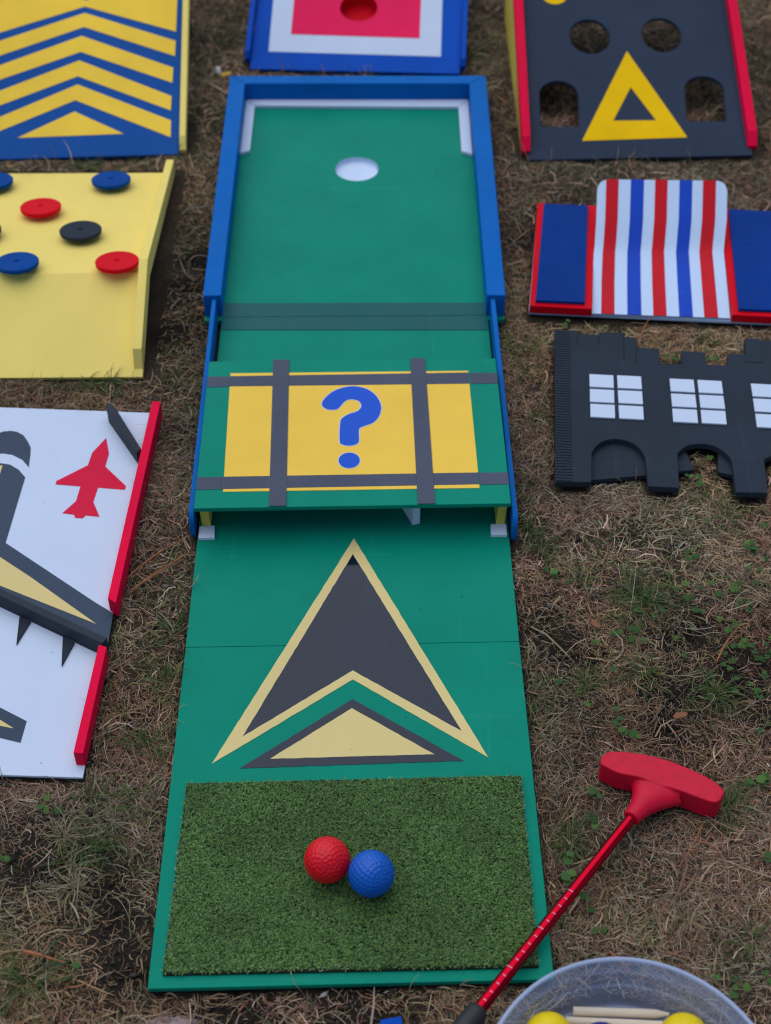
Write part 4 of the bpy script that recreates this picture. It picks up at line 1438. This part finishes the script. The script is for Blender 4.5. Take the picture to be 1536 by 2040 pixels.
# very fine broken bits filling the gaps
for (n, y0, y1, m_) in ((150000, -0.12, 1.1, 0.06), (40000, 1.1, 1.9, 0.06)):
    hw = 0.33 + 0.185 * max(0, y1) + m_
    x, y = scatter(n, 0.04 - hw, 0.04 + hw, y0, y1, lambda x, y: wedge(x, y, m_) * (0.35 + 0.65 * dry_prob(x, y)) * (1 - 0.8 * field(x, y, DARK_SPOTS)))
    k = len(x)
    parts.append(ribbons(x, y, rng.uniform(0, 6.283, k), rng.uniform(0.003, 0.010, k), rng.uniform(0.0005, 0.0012, k), rng.normal(0.08, 0.2, k), rng.normal(0, 0.3, k), rng.normal(0.05, 0.1, k), 2, pick([(0.22, 0.155, 0.10), (0.30, 0.23, 0.15), (0.13, 0.09, 0.062), (0.19, 0.092, 0.055), (0.06, 0.045, 0.035)], [4, 3, 4, 2, 3], k, 0.3) * tint(x, y) * np.where(vnoise(x, y, 10, 71) * 0.6 + vnoise(x, y, 33, 72) * 0.4 > 0.60, np.array([[0.62], [1.05], [0.55]]), 1.0).T, rng.uniform(0.0002, 0.0022, k)))
# longer pale stalks lying on top
x, y = scatter(4200, -0.7, 0.9, -0.3, 1.9, lambda x, y: 0.25 + 0.75 * (vnoise(x, y, 7, 41) > 0.45))
k = len(x)
parts.append(ribbons(x, y, rng.uniform(0, 6.283, k), rng.uniform(0.02, 0.060, k), rng.uniform(0.0006, 0.0011, k), rng.normal(0.32, 0.22, k), rng.normal(0, 0.16, k), rng.normal(0.22, 0.12, k), 6, pick([(0.40, 0.33, 0.22), (0.32, 0.26, 0.18), (0.38, 0.35, 0.29), (0.28, 0.19, 0.11)], [4, 4, 2, 2], k), 0.003))
# stalks bent over the edges of the low boards
ex, ey, eh = [], [], []
for poly, lo, hi in KEEP:
    if float(hi(np.array([poly[0][0]]), np.array([poly[0][1]]))[0]) > 0.026 or len(poly) > 8:
        continue
    ctr = poly.mean(0)
    for i in range(len(poly)):
        a_, b_ = poly[i], poly[(i + 1) % len(poly)]
        ln = np.hypot(*(b_ - a_))
        nrm = np.array([-(b_ - a_)[1], (b_ - a_)[0]]) / max(ln, 1e-6)
        if nrm @ (ctr - a_) < 0:
            nrm = -nrm
        for _ in range(int(ln * 70)):
            q = a_ + (b_ - a_) * rng.random() - nrm * rng.uniform(0.002, 0.007)
            ex.append(q[0]); ey.append(q[1]); eh.append(math.atan2(nrm[1], nrm[0]) + rng.normal(0, 0.9))
ex, ey, eh = np.array(ex), np.array(ey), np.array(eh)
k = len(ex)
parts.append(ribbons(ex, ey, eh, rng.uniform(0.012, 0.034, k), rng.uniform(0.0005, 0.0010, k), rng.normal(1.25, 0.2, k), rng.normal(0, 0.2, k), rng.normal(0.34, 0.1, k), 5, pick([(0.34, 0.27, 0.17), (0.24, 0.18, 0.11), (0.10, 0.13, 0.045), (0.16, 0.17, 0.07)], [4, 3, 3, 2], k), 0.001))
# radiating dry tussocks
for i in range(60):
    cx, cy = rng.uniform(-0.55, 0.75), rng.uniform(-0.2, 1.6)
    k = int(rng.integers(25, 70))
    a = rng.uniform(0, 6.283, k)
    r0 = rng.uniform(0, 0.006, k)
    parts.append(ribbons(cx + r0 * np.cos(a), cy + r0 * np.sin(a), a + rng.normal(0, 0.4, k), rng.uniform(0.012, 0.034, k), rng.uniform(0.0005, 0.0009, k), rng.normal(0.60, 0.3, k), rng.normal(0, 0.2, k), rng.normal(0.32, 0.12, k), 5, pick([(0.34, 0.27, 0.17), (0.27, 0.21, 0.13), (0.33, 0.24, 0.13), (0.22, 0.23, 0.09)], [4, 3, 2, 1.5], k), 0.002))


def joined(name, parts, mat):
    V, F, C, o = [], [], [], 0
    for v, f, c in parts:
        V.append(v); F.append(f + o); C.append(c)
        o += len(v)
    me = bpy.data.meshes.new(name)
    fast_mesh(me, np.concatenate(V), np.concatenate(F), np.concatenate(C))
    ob = link_mesh(name, me, mat)
    ob['kind'] = 'stuff'
    return ob


joined('dry_grass', parts, M['blade'])

# living grass: thin turf in the green areas, and separate tufts
GR = [(0.065, 0.112, 0.026), (0.095, 0.145, 0.042), (0.048, 0.088, 0.026), (0.15, 0.17, 0.072), (0.065, 0.10, 0.050)]
parts = []
x, y = scatter(30000, -0.75, 0.95, -0.2, 2.3, lambda x, y: np.clip(field(x, y, GREEN_SPOTS) * 0.95 + 0.10 * (vnoise(x, y, 9, 51) > 0.62) + 0.55 * (y > 1.45) * vnoise(x, y, 6, 52), 0, 1))
k = len(x)
parts.append(ribbons(x, y, rng.uniform(0, 6.283, k), rng.uniform(0.010, 0.034, k), rng.uniform(0.0007, 0.0014, k), rng.normal(0.65, 0.35, k), rng.normal(0, 0.25, k), rng.normal(0.25, 0.15, k), 4, pick(GR, [4, 3, 4, 2, 2], k), 0.001))
TUFTS = [(0.312, 0.467, 90, 0.055), (0.325, 0.455, 60, 0.045), (0.300, 0.440, 40, 0.035), (0.256, 0.494, 45, 0.035), (0.300, 0.357, 45, 0.04), (0.378, 0.330, 80, 0.045), (0.243, 0.344, 60, 0.03), (0.433, 0.575, 40, 0.04), (0.198, 0.560, 60, 0.04), (0.206, 0.147, 60, 0.03), (0.212, 0.165, 40, 0.03),
         (0.367, 0.191, 90, 0.04), (0.357, 0.180, 50, 0.03), (-0.195, 0.348, 50, 0.035), (-0.203, 0.268, 60, 0.04), (-0.253, 0.209, 60, 0.03), (-0.285, 0.012, 60, 0.06), (-0.196, 0.414, 50, 0.035), (-0.25, 0.150, 70, 0.045), (-0.235, 0.165, 40, 0.04), (-0.21, 0.20, 40, 0.035),
         (0.36, 0.05, 30, 0.03), (0.42, 0.62, 40, 0.04), (0.215, 0.90, 60, 0.035), (0.225, 0.86, 40, 0.03), (0.40, 0.86, 30, 0.03), (0.46, 0.91, 30, 0.03), (0.44, 0.845, 30, 0.02), (0.50, 0.50, 50, 0.04), (0.21, 0.545, 50, 0.04), (0.228, 0.76, 40, 0.04),
         (-0.34, 0.838, 60, 0.035), (-0.31, 0.836, 40, 0.03), (-0.37, 0.838, 40, 0.03), (-0.185, 0.28, 30, 0.03), (0.188, 0.33, 30, 0.03), (-0.41, 1.345, 50, 0.035), (-0.33, 1.355, 30, 0.03), (0.42, 1.345, 40, 0.03), (0.04, 1.625, 60, 0.03), (0.15, 1.62, 40, 0.03), (0.46, 0.60, 30, 0.04)]
for cx, cy, k, ln in TUFTS:
    a = rng.uniform(0, 6.283, k)
    r0 = np.abs(rng.normal(0, 0.009, k))
    parts.append(ribbons(cx + r0 * np.cos(a), cy + r0 * np.sin(a), a + rng.normal(0, 0.7, k), ln * rng.uniform(0.35, 0.95, k), rng.uniform(0.0007, 0.0014, k), rng.normal(0.75, 0.32, k), rng.normal(0, 0.15, k), rng.normal(0.28, 0.12, k), 5, pick(GR, [4, 4, 3, 3, 1], k), 0.001))
joined('grass', parts, M['blade'])

# clover and other small round leaves
CL = [(0.235, 0.175, 2), (0.238, 0.204, 2), (0.209, 0.128, 3), (0.213, 0.082, 3), (0.195, 0.106, 3), (0.45, 0.539, 4), (0.445, 0.53, 4), (0.407, 0.422, 14), (0.411, 0.353, 22), (0.385, 0.459, 10), (0.35, 0.013, 7), (0.274, 0.273, 4), (0.244, 0.351, 6), (0.43, 0.38, 26), (0.42, 0.40, 20), (0.36, 0.42, 10), (0.39, 0.49, 12), (0.44, 0.47, 16), (0.35, 0.47, 8), (0.26, 0.40, 6), (-0.29, 0.19, 4), (-0.245, 0.026, 3), (0.41, 0.86, 14), (0.455, 0.86, 16), (0.395, 0.68, 16), (0.42, 0.655, 8), (0.44, 0.30, 14), (0.225, 0.50, 4), (0.30, 0.41, 5), (0.5, 0.45, 20), (0.345, 0.0, 4), (0.23, 0.06, 2), (0.46, 0.60, 8), (0.27, 0.30, 3), (0.285, 0.955, 5), (-0.33, 0.13, 3), (0.40, 0.22, 5), (0.39, 0.13, 3)]
V, F, C = [], [], []
o_ = 0
for cx, cy, k in CL:
    for i in range(k if k < 6 else int(k * 0.6)):
        big = 0.0030 if k < 6 else 0.0022
        sp = 0.006 if k < 6 else 0.024
        lx, ly = cx + rng.normal(0, sp), cy + rng.normal(0, sp)
        zc = float(gheight(np.array([lx]), np.array([ly]))[0]) + rng.uniform(0.006, 0.014)
        tl_ = rng.uniform(-0.35, 0.35, 2)
        c = pick([(0.065, 0.150, 0.036), (0.050, 0.120, 0.032), (0.090, 0.175, 0.042)], [3, 3, 2], 1)[0]
        lobes = 3 if k >= 6 else 1
        a0 = rng.uniform(0, 6.28)
        r = big * rng.uniform(0.7, 1.3)
        for lb in range(lobes):
            aa = a0 + lb * 2.094
            ex, ey = (lx + r * 0.95 * math.cos(aa), ly + r * 0.95 * math.sin(aa)) if lobes == 3 else (lx, ly)
            rr = r if lobes == 3 else r * 1.35
            n = 10
            pts = [(ex, ey, zc + 0.0003)]
            for q in range(n):
                t = aa + 2 * math.pi * q / n
                rad = rr * (0.62 if q == 0 else 1.0) * (1 + 0.08 * math.sin(5 * t))
                dx, dy = rad * math.cos(t), rad * math.sin(t)
                pts.append((ex + dx, ey + dy, zc + dx * tl_[0] + dy * tl_[1] - 0.0004))
            pv = np.array(pts)
            if blocked(pv[None, :, 0], pv[None, :, 1], pv[None, :, 2])[0]:
                continue
            V.append(pv)
            F.append(np.array([[o_, o_ + 1 + q, o_ + 1 + (q + 1) % n] for q in range(n)]))
            C.append(np.repeat((c * rng.uniform(0.85, 1.15))[None, :], len(pv), 0))
            o_ += len(pv)
me = bpy.data.meshes.new('clover')
fast_mesh(me, np.concatenate(V), np.concatenate(F), np.concatenate(C), smooth=True)
link_mesh('clover', me, M['blade'])['kind'] = 'stuff'

# crumbs of soil, bark and grit
octv = np.array([(1, 0, 0), (-1, 0, 0), (0, 1, 0), (0, -1, 0), (0, 0, 1), (0, 0, -1)], float)
octf = np.array([(0, 2, 4), (2, 1, 4), (1, 3, 4), (3, 0, 4), (2, 0, 5), (1, 2, 5), (3, 1, 5), (0, 3, 5)])
x, y = scatter(42000, -0.7, 0.9, -0.3, 1.9, lambda x, y: np.clip(0.30 + 0.7 * field(x, y, DARK_SPOTS) + 0.3 * (vnoise(x, y, 11, 21) < 0.4), 0, 1))
bl_ = blocked(x[:, None], y[:, None], gheight(x, y)[:, None] + 0.002)
x, y = x[~bl_], y[~bl_]
nl = 46
zex = np.zeros(len(x))
x = np.r_[x, rng.uniform(-0.17, 0.17, nl), rng.uniform(-0.44, -0.27, 14)]
y = np.r_[y, rng.uniform(0.225, 0.53, 22), rng.uniform(0.84, 1.48, nl - 22), rng.uniform(0.24, 0.74, 14)]
zex = np.r_[zex, np.full(nl, LZ), np.full(14, 0.011)]
n = len(x)
s = rng.gamma(2.2, 0.00055, n) + 0.0005
s = np.minimum(s, 0.0026)
s[-60:] = rng.uniform(0.0003, 0.0008, 60)
sc3 = s[:, None, None] * rng.uniform(0.5, 1.4, (n, 6, 1)) * np.array([1, 1, 0.7])[None, None, :]
ang = rng.uniform(0, 6.28, n)
V = octv[None] * sc3
stretch = rng.choice([1.0, 1.0, 2.2], n)[:, None]
vx = V[:, :, 0] * stretch
V = np.stack([vx * np.cos(ang)[:, None] - V[:, :, 1] * np.sin(ang)[:, None] + x[:, None], vx * np.sin(ang)[:, None] + V[:, :, 1] * np.cos(ang)[:, None] + y[:, None], V[:, :, 2] + np.where(zex > 0, zex + s * 0.5, gheight(x, y) + s * 0.5 + rng.uniform(0, 0.002, n))[:, None]], -1)
C = pick([(0.050, 0.038, 0.028), (0.085, 0.062, 0.042), (0.030, 0.024, 0.019), (0.16, 0.075, 0.042), (0.42, 0.38, 0.34), (0.13, 0.12, 0.11)], [6, 4, 5, 1.5, 0.35, 1], n, 0.3)
me = bpy.data.meshes.new('soil_crumbs')
fast_mesh(me, V.reshape(-1, 3), (octf[None] + (np.arange(n) * 6)[:, None, None]).reshape(-1, 3), np.repeat(C[:, None, :], 6, 1).reshape(-1, 3))
link_mesh('soil_crumbs', me, M['crumb'])['kind'] = 'stuff'

# pile of the turf mat
KEEP_ALL = KEEP
KEEP = []
nb = 78000
x = rng.uniform(-0.17, 0.17, nb)
y = rng.uniform(0.008, 0.224, nb)
mi = inside(x, y, np.array(outset(MAT, -0.0018)))
x, y = x[mi], y[mi]
k = len(x)
gh = gheight(x, y)


def turf(x, y, k):
    nseg = 3
    head = rng.uniform(0, 6.283, k)
    ph = rng.normal(1.15, 0.30, k)
    L = rng.uniform(0.0032, 0.0056, k)
    px, py, pz = [x], [y], [np.full(k, LZ + 0.0024)]
    h = head.copy()
    hs = [h]
    cu = rng.normal(0, 1.1, k)
    for s in range(nseg):
        px.append(px[-1] + np.cos(h) * np.cos(ph) * L / nseg)
        py.append(py[-1] + np.sin(h) * np.cos(ph) * L / nseg)
        pz.append(np.maximum(pz[-1] + np.sin(ph) * L / nseg, LZ + 0.0025))
        h = h + cu
        ph = ph - 0.55
        hs.append(h)
    P = np.stack([np.stack(a, 1) for a in (px, py, pz)], -1)
    H = np.stack(hs, 1)
    w = rng.uniform(0.00030, 0.00046, k)[:, None]
    O = np.stack([-np.sin(H) * w, np.cos(H) * w, 0 * H], -1)
    V = np.stack([P + O, P - O], 2).reshape(k, (nseg + 1) * 2, 3)
    base = (np.arange(k) * (nseg + 1) * 2)[:, None]
    F = np.concatenate([base + np.array([[2 * q, 2 * q + 1, 2 * q + 3, 2 * q + 2]]) for q in range(nseg)], 1).reshape(-1, 4)
    tone = (0.85 + 0.3 * vnoise(x, y, 22, 61))[:, None]
    c = pick([(0.098, 0.200, 0.048), (0.138, 0.258, 0.068), (0.042, 0.108, 0.026), (0.185, 0.300, 0.092), (0.090, 0.19, 0.075)], [5, 5, 4, 2, 1], k, 0.2) * tone
    edge = np.minimum.reduce([np.abs(x + 0.1632 + 0.0025 * (0.12 - y) / 0.1 * 0), np.abs(0.1664 - x), np.abs(y - 0.0143)])
    fr = (edge < 0.0028) & (rng.random(k) < 0.10)
    c[fr] = np.array([0.30, 0.32, 0.26])
    return V.reshape(-1, 3), F, np.repeat(c[:, None, :], (nseg + 1) * 2, 1).reshape(-1, 3)


V, F, C = turf(x, y, k)
me = bpy.data.meshes.new('turf_pile')
fast_mesh(me, V, F, C)
o = link_mesh('turf_pile', me, M['turf'], mat_o)
o['kind'] = 'stuff'
KEEP = KEEP_ALL


# ------------------------------------------------------------------ single bits lying on the ground
def needle(p, q, r, label, mat='needle', cat='pine needle', name='pine_needle', z=0.010, bow=0.004, group='pine needles on the ground'):
    p, q = Vector((*p, z)), Vector((*q, z + 0.002))
    d = q - p
    nn = Vector((-d.y, d.x, 0)).normalized()
    c = [(p + d * t + nn * bow * math.sin(math.pi * t) + Vector((0, 0, 0.003 * math.sin(math.pi * t))), r * (0.55 + 0.45 * math.sin(math.pi * min(1, t + 0.25)))) for t in np.linspace(0, 1, 9)]
    o = sweep(name, [ring_at(a, d, b, n=6) for a, b in c], M[mat], None, loc=p)
    return tag(o, label, cat, group)


needle((-0.251, 0.491), (-0.183, 0.556), 0.0011, 'long orange pine needle between white board and lane, the upper one', bow=0.003)
needle((-0.244, 0.474), (-0.184, 0.530), 0.0012, 'long orange pine needle between white board and lane, the lower one', bow=-0.003)
needle((-0.243, 0.472), (-0.190, 0.524), 0.0008, 'thin reddish pine needle lying beside the lower long needle', bow=0.001)
needle((-0.293, 0.039), (-0.254, 0.026), 0.0019, 'short thick orange twig on bare soil in the lower left', 'twig', 'twig', 'twig', bow=-0.001, group=None)
needle((0.384, 0.367), (0.418, 0.416), 0.0011, 'red brown needle lying slanted beside the clover at the right', bow=0.002)
needle((0.371, 0.898), (0.396, 0.960), 0.0010, 'orange needle standing out between castle wall and striped ramp', z=0.008, bow=0.003)
needle((0.336, 0.165), (0.306, 0.118), 0.0010, 'brown needle on the thatch below the putter head', bow=0.002)
needle((0.430, 0.27), (0.470, 0.235), 0.0012, 'orange brown needle near the right edge above the putter', bow=0.002)
needle((0.248, 0.015), (0.232, 0.033), 0.0017, 'small orange bark sliver just behind the tub', 'twig', 'bark sliver', 'bark_sliver', bow=0.001, z=0.008, group=None)


def blob(name, loc, rx, ry, rz, mat, label, cat, rough=0.25, sub=3, cut=None):
    bm = bmesh.new()
    bmesh.ops.create_icosphere(bm, subdivisions=sub, radius=1)
    V = np.array([v.co[:] for v in bm.verts])
    f = 1 + rough * (vnoise(V[:, 0] + V[:, 2] * 0.7, V[:, 1] - V[:, 2] * 0.4, 1.7, int(abs(loc[0]) * 9999)) - 0.5) * 2 + 0.3 * rough * (vnoise(V[:, 0] + V[:, 2], V[:, 1], 6, 77) - 0.5)
    for v, s in zip(bm.verts, f):
        v.co = Vector((v.co.x * rx * s, v.co.y * ry * s, v.co.z * rz * s))
    me = bpy.data.meshes.new(name)
    bm.to_mesh(me)
    bm.free()
    me.polygons.foreach_set('use_smooth', [True] * len(me.polygons))
    me.materials.append(M[mat])
    o = bpy.data.objects.new(name, me)
    COL.objects.link(o)
    o.location = loc
    o.rotation_euler = (0, 0, loc[0] * 20)
    return tag(o, label, cat)


blob('stone', (-0.160, -0.030, -0.002), 0.026, 0.016, 0.009, 'stone_pink', 'pinkish white stone half buried at the bottom left', 'stone')
blob('pebble', (-0.227, 1.628, 0.006), 0.010, 0.006, 0.005, 'pebble', 'white pebble on the grass behind the far lane corner', 'pebble')


def leaf(loc, l, w, ang, mat, label, curl=0.3):
    n = 8
    vs, fs = [], []
    for i in range(n + 1):
        t = i / n
        hw = w * math.sin(math.pi * min(1, 0.06 + 0.92 * t)) ** 0.8 * (1 + 0.12 * math.sin(9 * t))
        z = 0.008 + curl * l * (t - 0.5) ** 2
        for s in (-1, 0, 1):
            vs.append(((t - 0.5) * l, s * hw, z + abs(s) * hw * 0.35))
    for i in range(n):
        for j in range(2):
            fs.append((3 * i + j, 3 * i + 3 + j, 3 * i + 4 + j, 3 * i + 1 + j))
    me = bpy.data.meshes.new('fallen_leaf')
    me.from_pydata(vs, [], fs)
    me.materials.append(M[mat])
    me.polygons.foreach_set('use_smooth', [True] * len(me.polygons))
    o = bpy.data.objects.new('fallen_leaf', me)
    COL.objects.link(o)
    o.location = loc
    o.rotation_euler = (0, 0, ang)
    s = o.modifiers.new('thick', 'SOLIDIFY')
    s.thickness = 0.0004
    return tag(o, label, 'leaf')


leaf((-0.212, 1.608, 0.002), 0.020, 0.006, 0.6, 'yellow_leaf', 'yellow fallen leaf on the grass at the far lane corner')
leaf((0.262, 0.420, 0.002), 0.014, 0.004, 2.1, 'dead_leaf', 'small reddish dead leaf right of the black arrow')
leaf((-0.205, 0.98, 0.003), 0.012, 0.004, 0.2, 'dead_leaf', 'small reddish dead leaf between yellow board and lane')
leaf((0.335, 0.296, 0.002), 0.016, 0.004, 0.3, 'dead_leaf', 'reddish dead leaf on dark soil above the putter head')
